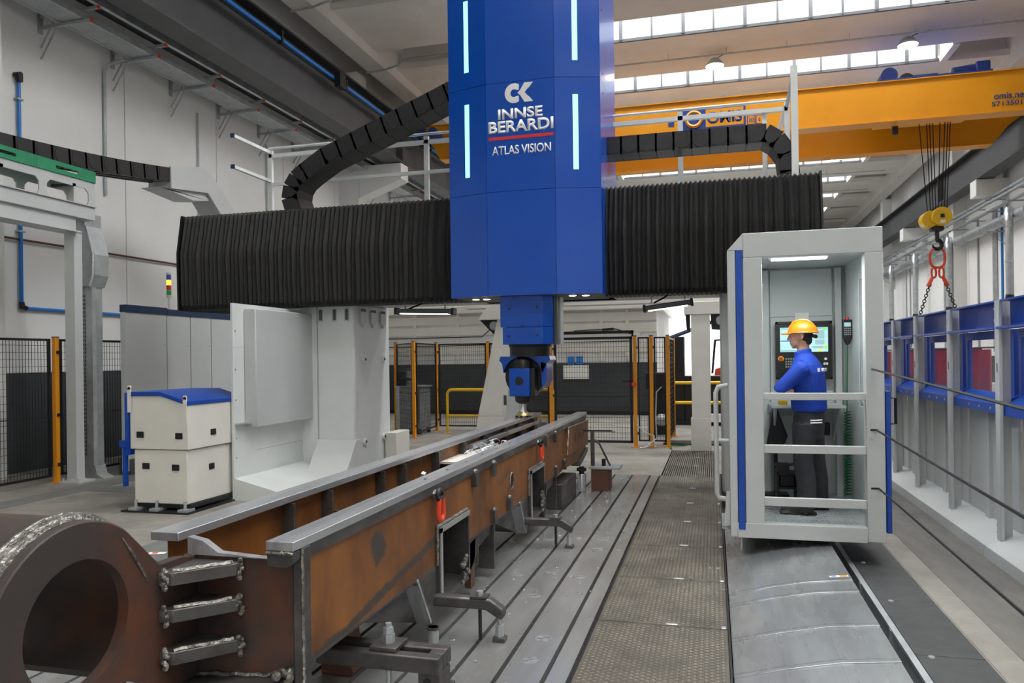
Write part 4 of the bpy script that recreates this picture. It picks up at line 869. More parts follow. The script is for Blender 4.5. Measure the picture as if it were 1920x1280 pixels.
# box tubes through the web, with gussets
for y0 in (4.65, 7.19):
    y1, z0, z1, tw = y0+.6, .2, .69, .028
    O('box_tube', G().box(-2.3,-1.735,y0,y0+tw,z0,z1).box(-2.3,-1.735,y1-tw,y1,z0,z1).box(-2.3,-1.735,y0,y1,z1-tw,z1).box(-2.3,-1.735,y0,y1,z0,z0+tw).box(-2.3,-2.28,y0,y1,z0,z1), m_scale, wp)
    O('weld_bead', G().tube([(-1.76, y0-.005, z0+.25),(-1.76,y0-.005,z1+.005),(-1.76,y1,z1+.005),(-1.76,y1+.005,.45)], .012, 6), m_weld, wp)
    O('tube_edge', G().box(-1.742,-1.733,y0-.004,y1+.004,z1-.03,z1+.004).box(-1.742,-1.733,y0-.004,y0+.03,z0,z1), m_mill, wp)
    O('gusset', G().prism([(y0-.36,.45),(y0,.45),(y0,.24),(y0-.09,.1),(y0-.13,.12)], 'x', -1.86, -1.765), m_scale, wp, bevel=.005)
    O('gusset_edge', G().ob((-1.81, y0-.235, .28), (.1,.02,.4), (.58,0,0)), m_mill, wp)
    O('slant_plate', G().prism([(y0-1.1,.44),(y0-.3,.44),(y0-.1,.12),(y0-.16,.12)], 'x', -2.3, -1.86), m_scale, wp)
    bb = G()
    for i in range(14): bb.sph((-1.73+random.uniform(-.02,.01), y1-.1+random.uniform(-.1,.06), .3+random.uniform(-.08,.1)), random.uniform(.012,.022), 6, 4)
    O('weld_patch', bb, m_weld, wp)
    O('leg_plate', G().box(-1.9,-1.768, y0+1.33, y0+1.37, .06, .46), m_scale, wp); O('leg_plate', G().prism([(y0+.75,.4),(y0+.9,.42),(y0+.86,.06),(y0+.78,.06)], 'x', -1.84, -1.79), m_rustd, wp)
    O('web_cutout_plate', G().prism([(y0+.62,.45),(y0+1.33,.45),(y0+1.33,.36),(y0+1.0,.33),(y0+.78,.2),(y0+.62,.2)], 'x', -1.82, -1.79), m_scale, wp)
for y, z in ((5.44,.915),(5.937,.915),(5.934,.53),(6.42,.545),(8.445,.915),(7.94,.93),(8.449,.52),(8.955,.53)):
    lg = O('lug', G().box(-1.775,-1.728,y-.035,y+.035,z-.08,z+.03), m_scale, wp, bevel=.004)
    O('lug_weld', G().sph((-1.75,y,z+.035), (.022,.035,.016), 8, 6), m_weld, lg)
O('burnt_hole', G().lathe((-1.7695,6.57,.69), [(0,0),(.05,0),(.052,.001),(0,.002)], 16, 'x'), m_black, wp)
O('hole_rim', G().tube([(-1.768, 6.57+(.055+random.uniform(-.008,.008))*math.cos(a), .69+(.075+random.uniform(-.01,.01))*math.sin(a)) for a in [2*PI*i/24 for i in range(24)]], .007, 5, closed=True), m_weld, wp)
O('doubler_plate', G().prism([(9.2,.92),(10.66,.9),(10.66,.56),(9.08,.59)], 'x', -1.77, -1.735), m_rust, wp, bevel=.006)
for y, w_ in ((9.6,.06),(9.95,.05),(10.3,.05)): O('plate_hole', G().lathe((-1.7345,y,.766), [(0,0),(w_,0),(w_,.001),(0,.001)], 16, 'x'), m_black, wp)
O('weld_bead', G().tube([(-1.74,9.08,.6),(-1.74,9.2,.925),(-1.74,9.9,.915),(-1.74,10.66,.905)], .012, 6), m_weld, wp)
O('end_foot', G().prism([(10.0,.42),(10.66,.52),(10.66,.46),(10.2,.36),(10.0,.34)], 'x', -1.86, -1.74), m_scale, wp, bevel=.006)
for i in range(9): O('flange_hole', G().lathe((-1.82,4.6+.42*i,1.0201), [(0,0),(.012,0),(.012,.0008),(0,.0008)], 10), m_black, wp)
# swarf heap on the middle plate and chips on the bed
def curls(name, n, xr, yr, z, s, label, parent=None, cat='metal chips'):
    gg = G()
    for i in range(n):
        x, y = random.uniform(*xr), random.uniform(*yr); a = random.uniform(0, 6.28); l_ = random.uniform(.4, 1)*s; k = random.uniform(.2, .5)*s
        pts = [(x+l_*t*math.cos(a)+k*.3*math.sin(9*t), y+l_*t*math.sin(a)+k*.3*math.cos(9*t), z+.002+abs(k*.5*math.sin(5*t+i))) for t in [j/7 for j in range(8)]]
        gg.tube(pts, .0025*(1 if s < .1 else 1.6), 4, cap=False)
    return O(name, gg, m_galv, parent, smooth=0, label=label, cat=cat, kind='stuff')
curls('swarf_heap', 40, (-2.35,-1.95), (7.0,7.8), .86, .25, 'tangle of silver swarf curls lying inside the steel frame')
curls('bed_chips', 90, (-1.95,-.85), (3.6,10.2), 0, .04, 'small silver metal chips scattered over the slotted bed')
curls('walkway_chips', 7, (-.4,.05), (4.8,7.6), .004, .07, 'a few silver chip curls on the tread plate walkway')

# shackles hanging on the frame
def shackle(y, label):
    t = T('lifting_shackle', (-1.72, y, .75), label, 'shackle', 'red shackles on the frame')
    zt, r = .905, .042
    pts = [(-1.715,y-.034,zt-.005)] + [(-1.715, y-r*math.cos(a)*1.0, .80-r*math.sin(a)) for a in [PI*i/10 for i in range(11)]] + [(-1.715,y+.034,zt-.005)]
    O('bow', G().tube(pts, [.017]*len(pts), 10), m_red, t)
    O('eye', G().tube([(-1.73+.0*i, y+.02+.032*math.cos(a), .915+.034*math.sin(a)) for i, a in enumerate([2*PI*i/12 for i in range(12)])], .017, 8, closed=True), m_dark, t)
    O('pin', G().cyl((-1.715,y-.055,.9),(-1.715,y+.06,.9),.014,n=10), m_dark, t); O('weld_pad', G().sph((-1.755,y,.93),(.02,.04,.025),8,6), m_weld, t)
shackle(4.6, 'red orange shackle hanging above the nearest box tube'); shackle(7.58, 'red orange shackle hanging above the far box tube')

# clamps, jacks and blocks
c1 = T('slotted_clamp', (-1.7, 3.68, 0), 'long slotted clamp bar with a bolt in front of the frame', 'clamp')
O('clamp_bar', G().box(-2.05,-1.36,3.58,3.65,.2,.285).box(-2.05,-1.36,3.71,3.78,.2,.285).box(-2.05,-1.98,3.65,3.71,.2,.285).box(-1.44,-1.36,3.65,3.71,.2,.285), m_scale, c1, bevel=.008)
O('washer_plate', G().box(-1.75,-1.6,3.6,3.76,.286,.31), m_scale, c1, bevel=.004); O('nut', G().cyl((-1.675,3.68,.31),(-1.675,3.68,.355),.034,n=6), m_galv, c1); O('stud', G().cyl((-1.675,3.68,0),(-1.675,3.68,.41),.017,n=12), m_galv, c1); O('upper_nut', G().cyl((-1.675,3.68,.358),(-1.675,3.68,.39),.028,.026,6), m_galv, c1)
O('heel_block', G().box(-1.48,-1.36,3.6,3.76,.1,.198).box(-1.5,-1.34,3.58,3.78,.0,.1), m_scale, c1, bevel=.006); O('heel_hole', G().cyl((-1.43,3.6,.15),(-1.43,3.596,.15),.022,n=12), m_black, c1)
def clamp2(y, label):
    t = T('bent_clamp', (-1.55, y, 0), label, 'clamp', 'bent clamps along the bed')
    O('clamp_arm', G().prism([(-1.95,.2),(-1.42,.2),(-1.32,.14),(-1.3,.16),(-1.3,.21),(-1.39,.27),(-1.95,.27)], 'y', y-.04, y+.04), m_scale, t, bevel=.012)
    O('jack_nut', G().cyl((-1.335,y,0.03),(-1.335,y,.105),.028,n=6), m_galv2, t); O('jack_screw', G().cyl((-1.335,y,.02),(-1.335,y,.16),.014,n=10), m_galv, t); O('jack_foot', G().box(-1.375,-1.295,y-.035,y+.035,0,.03), m_scale, t, bevel=.004)
    O('tie_rod', G().cyl((-1.465,y,0),(-1.465,y,.3),.012,n=8), m_dark, t); O('washer', G().box(-1.52,-1.41,y-.045,y+.045,.271,.285), m_scale, t); O('nut', G().cyl((-1.465,y,.285),(-1.465,y,.31),.024,n=6), m_galv, t)
clamp2(4.62, 'bent clamp bar with jack screw beside the nearest box tube'); clamp2(7.03, 'bent clamp bar with jack screw beside the far box tube')
jk = T('screw_jack', (-1.73, 10.05, 0), 'steel screw jack under the far end of the frame', 'jack')
O('barrel', G().lathe((-1.73,10.05,0), [(0,0),(.06,0),(.06,.22),(.05,.235),(0,.235)], 18), m_mill, jk); O('screw', G().cyl((-1.73,10.05,.235),(-1.73,10.05,.33),.035,n=14), m_black, jk); O('collar', G().cyl((-1.73,10.05,.27),(-1.73,10.05,.31),.07,n=6), m_black, jk)
bk = T('setup_block', (-1.48, 10.2, 0), 'rust brown block with a steel plate and screw stop on top', 'block')
O('block_body', G().box(-1.61,-1.36,10.1,10.35,0,.29), m_rblock, bk, bevel=.008); O('top_plate', G().box(-1.64,-1.22,10.08,10.4,.29,.325), m_galv2, bk, bevel=.004)
O('upright', G().box(-1.62,-1.57,10.15,10.2,.325,.8), m_scale, bk); O('strut', G().tube([(-1.57,10.18,.68),(-1.5,10.18,.62),(-1.36,10.18,.33)], .014, 6), m_scale, bk)
O('cross_screw', G().cyl((-1.72,10.17,.8),(-1.32,10.17,.8),.012,n=8), m_dark, bk); O('screw_knob', G().sph((-1.31,10.17,.8),.025,8,6), m_galv, bk); O('plate_bolt', G().cyl((-1.45,10.2,.325),(-1.45,10.2,.42),.028,n=8), m_dark, bk)
O('dark_parallel_block', G().box(-1.93,-1.74,8.75,9.7,0,.3), m_scale, bevel=.01, label='dark steel parallel block under the far end of the frame', cat='block')
O('rusty_support', G().prism([(-2.2,0),(-2.0,0),(-2.03,.28),(-2.0,.427),(-2.2,.427)], 'y', 3.9, 4.05), m_rblock, bevel=.01, label='rusty support leg under the near end of the frame', cat='support')
O('support_bar', G().box(-2.3,-1.62,4.2,4.28,.0,.06), m_scale, bevel=.006, label='flat dark bar lying across the bed under the frame', cat='bar')
sj = T('support_stud', (-1.72, 4.48, 0), 'short round support stud under the first gusset', 'support stud')
O('stud_body', G().cyl((-1.74,4.5,0),(-1.74,4.5,.1),.035,n=14), m_galv2, sj, bevel=.003); O('stud_pad', G().cyl((-1.74,4.5,.085),(-1.74,4.5,.1),.04,n=14), m_scale, sj)
# ================================================================ OPERATOR CABIN
cb = T('operator_cabin', (.8, 7.7, .2), 'light grey operator cabin with open front rails and blue edge strip', 'cabin')
FY = 6.91
O('front_header', G().box(.262, 1.385, FY, FY+.12, 2.651, 2.865), m_cab, cb, bevel=.006)
O('corner_gusset', G().prism([(.13,2.72),(.262,2.865),(.262,2.722)], 'y', FY+.001, FY+.12), m_cab, cb)
O('front_post', G().box(.262, .42, FY, FY+.1, .21, 2.65), m_cab, cb, bevel=.006); O('front_post', G().box(1.24, 1.385, FY-.004, FY+.12, .21, 2.65), m_cab, cb, bevel=.006)
O('edge_strip', G().box(.2, .258, FY-.006, FY+.1, .27, 2.72), m_blue2, cb, bevel=.004)
O('side_post', G().box(.13, .197, FY+.002, FY+.12, .205, 2.72), m_cab, cb, bevel=.006)
O('front_sill', G().box(.19, 1.243, FY-.003, FY+.1, .2, .33), m_cab, cb, bevel=.005)
for z0, z1 in ((1.405,1.467),(.944,1.014),(.484,.558)): O('guard_rail', G().box(.42, 1.24, FY+.01, FY+.06, z0, z1), m_cab, cb, bevel=.004)
O('cabin_floor', G().box(.15, 1.385, FY+.1, 8.75, .26, .31), m_galv2, cb)
dm = G()
for i in range(18):
    for j in range(34):
        x = .44+.044*i+(.022 if j % 2 else 0); y = 7.04+.046*j; s = 1 if (i+j) % 2 else -1
        dm.ob((x, y, .312), (.034,.009,.005), (0,0,s*.7))
tag(O('floor_tread', dm, m_galv, cb, smooth=0), kind='stuff')
O('roof', G().box(.265, 1.38, FY+.1, 8.75, 2.72, 2.86), m_cab, cb)
O('rear_wall', G().box(.42, 1.385, 8.6, 8.75, .31, 2.72), m_cabin, cb)
O('rear_panel', G().box(.6, 1.22, 8.55, 8.6, 1.2, 2.2), m_cabin, cb); O('rear_panel', G().box(.6, 1.22, 8.57, 8.6, 2.205, 2.7), m_cabin, cb); O('rear_panel', G().box(.62, 1.2, 8.57, 8.6, .35, 1.15), m_cabin, cb)
O('rear_rib', G().box(.46, .58, 8.52, 8.6, .31, 2.7), m_cabin, cb); O('rear_rib', G().box(1.24, 1.3, 8.5, 8.6, .31, 2.7), m_cabin, cb)
for z in (.6, 1.0, 1.4, 1.8, 2.2, 2.55): O('rib_screw', G().cyl((.52,8.52,z),(.52,8.512,z),.012,n=6), m_galv, cb)
O('left_wall', G().box(.2, .24, 7.1, 8.75, .31, 2.72), m_cabin, cb)
O('right_wall', G().box(1.345, 1.385, 7.03, 8.75, .31, 1.3), m_cabin, cb); O('right_wall', G().box(1.345, 1.385, 7.8, 8.75, 1.3, 2.72), m_cabin, cb); O('right_wall', G().box(1.345, 1.385, 7.03, 7.8, 2.5, 2.72), m_cabin, cb)
wn = O('side_window', G().box(1.35, 1.38, 7.03, 7.08, 1.3, 2.5).box(1.35, 1.38, 7.75, 7.8, 1.3, 2.5).box(1.35, 1.38, 7.08, 7.75, 1.3, 1.34), m_galv2, cb); O('pane', G().box(1.362, 1.368, 7.08, 7.75, 1.34, 2.5), m_glass, wn)
lp = O('ceiling_lamp', G().box(.5, 1.0, 7.1, 7.24, 2.66, 2.72), m_cab, cb); O('lamp_tube', G().box(.52, .98, 7.12, 7.22, 2.645, 2.66), m_tubeglow, lp)
cl = bpy.data.lights.new('cabin_lamp_light', 'AREA'); cl.shape = 'RECTANGLE'; cl.size = .46; cl.size_y = .1; cl.energy = 14; cl.color = (.95, 1, .97)
clo = bpy.data.objects.new('cabin_lamp_light', cl); COL.objects.link(clo); clo.location = (.75, 7.17, 2.64)
O('skid_bracket', G().box(.25, 1.3, 7.3, 7.6, .17, .255), m_dark, cb); O('skid_bracket', G().box(.25, 1.3, 8.2, 8.5, .17, .255), m_dark, cb)
O('support_arm', G().box(.6, .9, 8.75, 10.15, .4, .7), m_cab, cb); O('support_arm', G().box(.6, .9, 8.75, 10.15, 2.2, 2.5), m_cab, cb)
hb = O('side_grab_rail', G().tube([(.13,7.35,1.52),(.04,7.35,1.5),(.02,7.35,1.45),(.02,7.35,.5),(.04,7.35,.46),(.13,7.35,.45)], .022, 8), m_white, cb); O('side_grab_rail', G().cyl((.02,7.35,1.0),(.13,7.35,1.0),.018,n=8), m_white, cb)
O('step', G().box(.06,.15,7.05,7.6,.24,.27), m_galv2, cb); O('side_plate', G().prism([(.08,.3),(.14,.3),(.14,.58),(.1,.58)], 'y', 7.0, 7.02), m_white, cb)
O('side_door', G().box(1.4, 1.44, 6.95, 7.6, .28, 1.48), m_blue2, cb, bevel=.005); O('door_handle', G().tube([(1.445,7.02,1.42),(1.49,7.02,1.42),(1.49,7.02,1.2),(1.445,7.02,1.2)], .009, 6), m_black, cb)
for z in (1.157, .665): O('rope_slot', G().box(1.27,1.33,FY-.007,FY-.003,z-.008,z+.008), m_black, cb)
for z in (1.667+.06, 1.667-.07, 1.157+.06, 1.157-.06, .665+.06, .665-.06, .3): O('post_screw', G().cyl((1.275,FY-.004,z),(1.275,FY-.01,z),.011,n=6), m_galv, cb)
O('drip_pin', G().cyl((.22,FY+.02,.09),(.22,FY+.02,.21),.008,n=6), m_galv, cb)
for i, (x, z, z2) in enumerate(((1.29,1.667,1.44),(1.315,1.157,.98),(1.33,.665,.58))):
    O('barrier_rope', G().tube([(x,FY-.004,z),(x,3.74,z-(z-z2)*.5),(x,.6,z2)], .0085, 6), m_dark, label='%s steel barrier rope running from the cabin post' % ['top','middle','bottom'][i], cat='rope', group='barrier ropes')
    
# control panel
cpn = T('control_panel', (.92, 8.5, 1.54), 'black machine control panel with a lit screen behind the operator', 'control panel')
O('panel_body', G().box(.645, 1.19, 8.42, 8.55, 1.545, 2.14), m_black, cpn, bevel=.008); O('panel_frame', G().box(.64,1.195,8.41,8.43,2.12,2.145).box(.64,1.195,8.41,8.43,1.54,1.56).box(.64,.66,8.41,8.43,1.54,2.145).box(1.175,1.195,8.41,8.43,1.54,2.145), m_dark, cpn)
m_scr = mat('screen glow', (176,220,224), .3, emit=.42); m_scr2 = mat('screen grey glow', (150,186,190), .3, emit=.4); m_scr3 = mat('screen blue glow', (40,110,210), .3, emit=.5); m_scr4 = mat('screen green glow', (120,230,60), .3, emit=.5); m_scr5 = mat('screen yellow glow', (226,230,60), .3, emit=.5)
scn = O('screen', G().box(.685, 1.155, 8.412, 8.42, 1.825, 2.08), m_scr, cpn)
for x0, x1, z0, z1, mm in ((.69,1.15,2.06,2.075,m_scr2),(.69,.9,1.935,1.945,m_scr3),(1.03,1.12,1.96,2.05,m_scr2),(1.03,1.12,1.9,1.95,m_scr2),(1.1,1.145,2.052,2.068,m_scr4),(1.12,1.145,1.862,1.88,m_scr4),(1.12,1.145,1.884,1.9,m_scr5),(1.06,1.1,1.83,1.85,m_scr5),(.69,.86,1.83,1.845,m_scr2),(1.0,1.11,1.86,1.885,m_scr2)):
    O('screen_field', G().box(x0,x1,8.409,8.413,z0,z1), mm, scn)
O('stop_ring', G().cyl((.69,8.42,1.755),(.69,8.405,1.755),.03,n=16), m_yellow, cpn); O('stop_button', G().cyl((.69,8.405,1.755),(.69,8.385,1.755),.018,n=14), m_redprint, cpn)
m_key = mat('grey keys', (150,152,150), .5)
for i in range(4):
    for j in range(4): O('key', G().box(.735+.024*i,.75+.024*i,8.414,8.422,1.66+.028*j,1.678+.028*j), m_key, cpn)
for x, z in ((1.13,1.75),(1.12,1.7),(1.14,1.7)): O('dial', G().cyl((x,8.42,z),(x,8.405,z),.014,n=12), m_paper, cpn)
O('paper_note', G().box(.85,.985,8.543,8.549,2.165,2.24), m_paper, label='white paper note above the control screen', cat='paper')
dk = T('cabin_desk', (.92, 8.25, .6), 'narrow grey fold-down desk behind the operator', 'desk')
O('desk_top', G().box(.56,1.26,8.0,8.5,1.26,1.29), m_cab, dk, bevel=.004); O('desk_bracket', G().prism([(8.05,1.26),(8.5,1.26),(8.5,.9)], 'x', .6,.62), m_cab, dk); O('desk_bracket', G().prism([(8.05,1.26),(8.5,1.26),(8.5,.9)], 'x', 1.2,1.22), m_cab, dk)
O('yellow_box', G().box(.64,.72,8.08,8.2,1.29,1.33), m_yellow, label='small yellow box on the cabin desk', cat='box'); O('paper_sheet', G().ob((1.12,8.15,1.296),(.2,.15,.006),(0,0,.2)), m_paper, label='white paper sheets lying on the cabin desk', cat='paper')
pd = T('hand_pendant', (1.3, 8.2, 1.9), 'black handheld control pendant hanging on the cabin wall', 'pendant')
O('pendant_body', G().prism([(1.255,2.14),(1.345,2.14),(1.345,1.97),(1.325,1.91),(1.30,1.88),(1.275,1.91),(1.255,1.97)], 'y', 8.13, 8.18), m_black, pd, bevel=.008)
O('pendant_screen', G().box(1.268,1.328,8.125,8.131,2.07,2.11), m_scr2, pd); O('pendant_stop', G().cyl((1.3,8.15,2.14),(1.3,8.15,2.165),.018,n=10), m_redprint, pd)
for i in range(4):
    for j in range(4): O('pendant_key', G().box(1.268+.017*i,1.278+.017*i,8.125,8.131,1.985+.02*j,1.997+.02*j), m_key, pd)
gcb = G().tube([(1.3,8.15,1.88),(1.29,8.15,1.4),(1.285,8.15,1.22)], .006, 6)
gcb.tube([(1.29+.028*math.cos(.9*i), 8.15+.028*math.sin(.9*i), 1.22-.0042*i) for i in range(200)], .006, 5)
O('coil_cable', gcb, m_gcable, pd)
ch = T('folded_seat', (.62, 8.3, .35), 'black folding seat hanging under the cabin desk', 'seat')
O('seat_back', G().prism([(.52,.8),(.6,1.25),(.64,1.24),(.74,.95),(.68,.8)], 'y', 8.3, 8.36), m_black, ch, bevel=.015); O('seat_stem', G().cyl((.62,8.34,.35),(.62,8.34,.95),.02,n=8), m_black, ch); O('seat_foot', G().box(.5,.74,8.25,8.45,.31,.35), m_black, ch)
tb_ = T('small_tool_box', (.7, 8.1, .31), 'dark tool stand on the cabin floor beside the operator', 'tool box')
O('stand_frame', G().box(.6,.62,7.95,8.2,.31,.62).box(.78,.8,7.95,8.2,.31,.62).box(.6,.8,7.95,8.2,.46,.48).box(.6,.8,7.95,8.2,.6,.62), m_dark, tb_); O('stand_case', G().box(.63,.77,7.98,8.18,.48,.6), m_black, tb_, bevel=.01); O('stand_tools', G().box(.6,.72,7.97,8.15,.62,.7).cyl((.58,8.0,.68),(.78,8.05,.7),.015,n=6), m_black, tb_)
sk = T('wall_socket_unit', (1.1, 8.5, .9), 'dark grey socket unit on the cabin rear wall', 'socket'); O('unit_body', G().box(1.02,1.17,8.46,8.57,.95,1.08), m_dark, sk, bevel=.008); O('unit_plug', G().cyl((1.06,8.5,.88),(1.06,8.5,.95),.02,n=8), m_cable, sk)

# ================================================================ OPERATOR
def blob(name, g, mt, parent, voxel=.01, it=6, label=None, cat=None, org=None):
    o = O(name, g, mt, None)
    md = o.modifiers.new('r', 'REMESH'); md.mode = 'VOXEL'; md.voxel_size = voxel; md.use_smooth_shade = True
    sm = o.modifiers.new('s', 'SMOOTH'); sm.factor = .6; sm.iterations = it
    bpy.context.view_layer.update()
    me = bpy.data.meshes.new_from_object(o.evaluated_get(bpy.context.evaluated_depsgraph_get()))
    me.materials.clear(); me.materials.append(mt); o.modifiers.clear(); o.data = me
    me.polygons.foreach_set('use_smooth', [True]*len(me.polygons))
    if parent is not None: o.parent = parent; o.location = WORG[o.name]-WORG[parent.name]
    return tag(o, label, cat)
m_skin = mat('skin', (196,146,122), .5); m_jack = mat('blue fleece jacket', (14,62,172), .8, col2=(10,54,156), scale=18, bump=.3, bscale=14)
m_trou = mat('charcoal work trousers', (52,53,58), .85, col2=(42,43,48), scale=14, bump=.4, bscale=12); m_hair = mat('dark hair', (34,28,24), .7); m_hat = mat('yellow orange hard hat', (220,124,6), .4, coat=.1)
m_shoe = mat('dark work shoe', (40,40,42), .6)
fx, fy = -.93, .37; sx_, sy_ = .37, .93            # facing direction and shoulder axis (towards the far side)
def el(cx_, cy_, z, hw, hd, n=20): return [(cx_+sx_*hw*math.cos(a)+fx*hd*math.sin(a), cy_+sy_*hw*math.cos(a)+fy*hd*math.sin(a), z) for a in [2*PI*i/n for i in range(n)]]
HC = Vector((.80, 7.585, 1.975)); hx, hy = -.97, .22; ux, uy = .22, .97
def H(f_, s, z): return (HC.x+hx*f_+ux*s, HC.y+hy*f_+uy*s, HC.z+z)
def headellip(g, c, rf, rs, rz, n=16, m=11):
    rings = []
    for i in range(m+1):
        t = PI*i/m; q = max(math.sin(t), .01)
        rings.append([H(c[0]+rf*q*math.cos(2*PI*j/n), c[1]+rs*q*math.sin(2*PI*j/n), c[2]-rz*math.cos(t)) for j in range(n)])
    return g.loft(rings)
b = G()
headellip(b, (-.012,0,.035), .095, .076, .098); headellip(b, (.028,0,-.045), .064, .06, .075); headellip(b, (.06,0,-.098), .024, .026, .024)
b.tube([H(.085,0,.03), H(.105,0,-.01), H(.112,0,-.03), H(.088,0,-.042)], [.008,.011,.014,.011], 8)             # nose
b.tube([H(.078,-.022,-.068), H(.092,0,-.066), H(.078,.022,-.068)], .009, 6); b.tube([H(.074,-.02,-.082), H(.087,0,-.081), H(.074,.02,-.082)], .009, 6)   # lips
b.tube([H(.07,-.04,.02), H(.088,0,.022), H(.07,.04,.02)], .011, 6)                                          # brow
for s in (-1, 1):
    b.tube([H(-.018,s*.077,.02), H(-.03,s*.085,.012), H(-.028,s*.084,-.02), H(-.012,s*.076,-.036)], .011, 6); b.sph(H(.072,s*.03,.0), .014, 8, 6); b.sph(H(.05,s*.04,-.03), .024, 8, 6)
b.tube([H(-.02,0,-.05), (.825,7.592,1.82), (.835,7.597,1.70)], [.055,.056,.07], 14)
b.loft([el(.86,7.6,z,hw,hd) for z, hw, hd in ((1.1,.13,.1),(1.3,.13,.1),(1.5,.155,.11),(1.66,.165,.1),(1.74,.1,.07))])
LS, LE, LW = (.785,7.43,1.66), (.595,7.40,1.475), (.70,7.56,1.435)
RS, RE, RW = (.915,7.775,1.66), (.70,7.78,1.46), (.70,7.50,1.458)
for S_, E_, W_ in ((LS,LE,LW),(RS,RE,RW)): b.tube([S_,E_,W_], [.045,.038,.027], 10)
def hand(b, W_, d, up):
    W_ = Vector(W_); d = Vector(d).normalized(); up = Vector(up).normalized(); s = d.cross(up).normalized()
    b.tube([W_, W_+d*.05, W_+d*.085], [.026,.034,.03], 10)
    for i, (o_, l_) in enumerate(((-.027,.062),(-.009,.072),(.009,.068),(.026,.054))):
        p = W_+d*.085+up*o_; b.tube([p-d*.02, p+d*l_*.5+s*.008, p+d*l_*.8+s*.028, p+d*l_*.85+s*.042], [.0085,.008,.0075,.006], 7)
    p = W_+d*.03-up*.03; b.tube([p, p+d*.03-up*.022+s*.01, p+d*.06-up*.024+s*.02], [.012,.01,.008], 7)
hand(b, RW, (-.15,-1,-.05), (0,.1,1)); hand(b, LW, (.1,1,.05), (0,-.1,1))
NH, NK, NA = (.815,7.52,1.12), (.80,7.50,.80), (.825,7.47,.40)
FH, FK, FA = (.90,7.68,1.12), (.93,7.70,.80), (.965,7.74,.40)
for A_ in ((NH,NK,NA),(FH,FK,FA)): b.tube(list(A_), [.075,.06,.04], 10); b.tube([A_[2], (A_[2][0],A_[2][1],.36), (A_[2][0]-.15,A_[2][1],.345)], [.04,.04,.03], 8)
person = blob('person', b, m_skin, None, .007, 3, 'person in blue jacket and orange hard hat, arms folded, standing in the cabin', 'person')
j = G()
j.loft([el(cx_,7.6,z,hw,hd) for z, cx_, hw, hd in ((1.262,.87,.165,.15),(1.29,.87,.172,.158),(1.40,.865,.178,.16),(1.52,.86,.195,.16),(1.63,.858,.205,.15),(1.70,.852,.19,.13),(1.76,.845,.13,.1),(1.80,.835,.08,.08))])
j.loft([[(p[0]-.012,p[1],p[2]+(.02*(1 if p[0] > .82 else -.6))) for p in el(.832,7.595,z,.072,.078)] for z in (1.74,1.80,1.835)])
for S_, E_, W_ in ((LS,LE,LW),(RS,RE,RW)):
    m0 = [(a_+c_)/2 for a_, c_ in zip(S_, E_)]; m1 = [(a_+c_)/2 for a_, c_ in zip(E_, W_)]
    j.tube([(S_[0]+.03,S_[1]+.02*(1 if S_ == LS else -1),S_[2]+.01), S_, m0, E_, m1, W_], [.08,.082,.072,.064,.058,.048], 12)
jk_ = blob('jacket', j, m_jack, person, .009, 5)
t_ = G()
t_.loft([el(cx_,7.6,z,hw,hd) for z, cx_, hw, hd in ((1.30,.87,.15,.13),(1.2,.865,.16,.14),(1.08,.86,.165,.14),(1.0,.86,.15,.12))])
for (h_, k_, a_) in ((NH,NK,NA),(FH,FK,FA)):
    mid = [(p+q)/2 for p, q in zip(h_, k_)]; m2 = [(p+q)/2 for p, q in zip(k_, a_)]
    t_.tube([(h_[0],h_[1],1.16), h_, mid, k_, (m2[0]+.012,m2[1],m2[2]), a_, (a_[0]+.005,a_[1],.37)], [.11,.112,.1,.09,.088,.082,.086], 14)
tr = blob('trousers', t_, m_trou, person, .009, 4)
for z in (1.165,1.188): O('reflective_band', G().tube([(.86,7.437,z),(.91,7.445,z),(.965,7.475,z+.002)], .007, 6), m_print, tr)
for a_, nm in ((NA,'near'),(FA,'far')):
    s_ = G(); x, y = a_[0], a_[1]
    s_.tube([(x+.055,y-.01,.355),(x-.02,y,.375),(x-.1,y+.01,.358),(x-.19,y+.025,.348),(x-.225,y+.03,.343)], [.045,.055,.05,.042,.03], 12)
    s_.tube([(x,y,.36),(x,y,.42)], [.055,.055], 12); s_.box(x-.24,x+.085,y-.035,y+.06,.312,.335)
    blob('shoe', s_, m_shoe, person, .008, 3)
hrr = G(); headellip(hrr, (-.03,0,.03), .082, .08, .09); headellip(hrr, (-.07,0,-.04), .035, .062, .05)
blob('hair', hrr, m_hair, person, .008, 3)
ht = G(); rings = []
for i in range(10):
    t = PI/2*i/9; q = max(math.cos(t), .01)
    rings.append([H(-.02+.135*q*math.cos(2*PI*k/28), .105*q*math.sin(2*PI*k/28), .03+.115*math.sin(t)) for k in range(28)])
inner = [[H(-.02+.127*q*math.cos(2*PI*k/28), .097*q*math.sin(2*PI*k/28), .028+.1*math.sin(t)) for k in range(28)] for t, q in [(PI/2*i/5, max(math.cos(PI/2*i/5), .01)) for i in range(5, -1, -1)]]
ht.loft(rings+inner, cap=False, closed=True)
hat = O('hard_hat', ht, m_hat, person)
bm_ = G(); pr_ = [(-.06,-.102),(.06,-.092),(.12,-.07),(.165,-.035),(.175,0),(.165,.035),(.12,.07),(.06,.092),(-.06,.102),(.04,.06),(.08,0),(.04,-.06)]
bm_.loft([[H(x,y_,.03+z-.012*(x > .1)) for x, y_ in pr_] for z in (-.006,.006)])
O('hat_brim', bm_, m_hat, hat)
O('hat_rim', G().tube([H(-.02+.137*math.cos(2*PI*k/28), .107*math.sin(2*PI*k/28), .028) for k in range(28)], .007, 6, closed=True), m_hat, hat)
O('hat_ridge', G().tube([H(.1,0,.075),H(.06,0,.13),H(0,0,.148),H(-.06,0,.143),H(-.11,0,.105)], .012, 6), m_hat, hat)
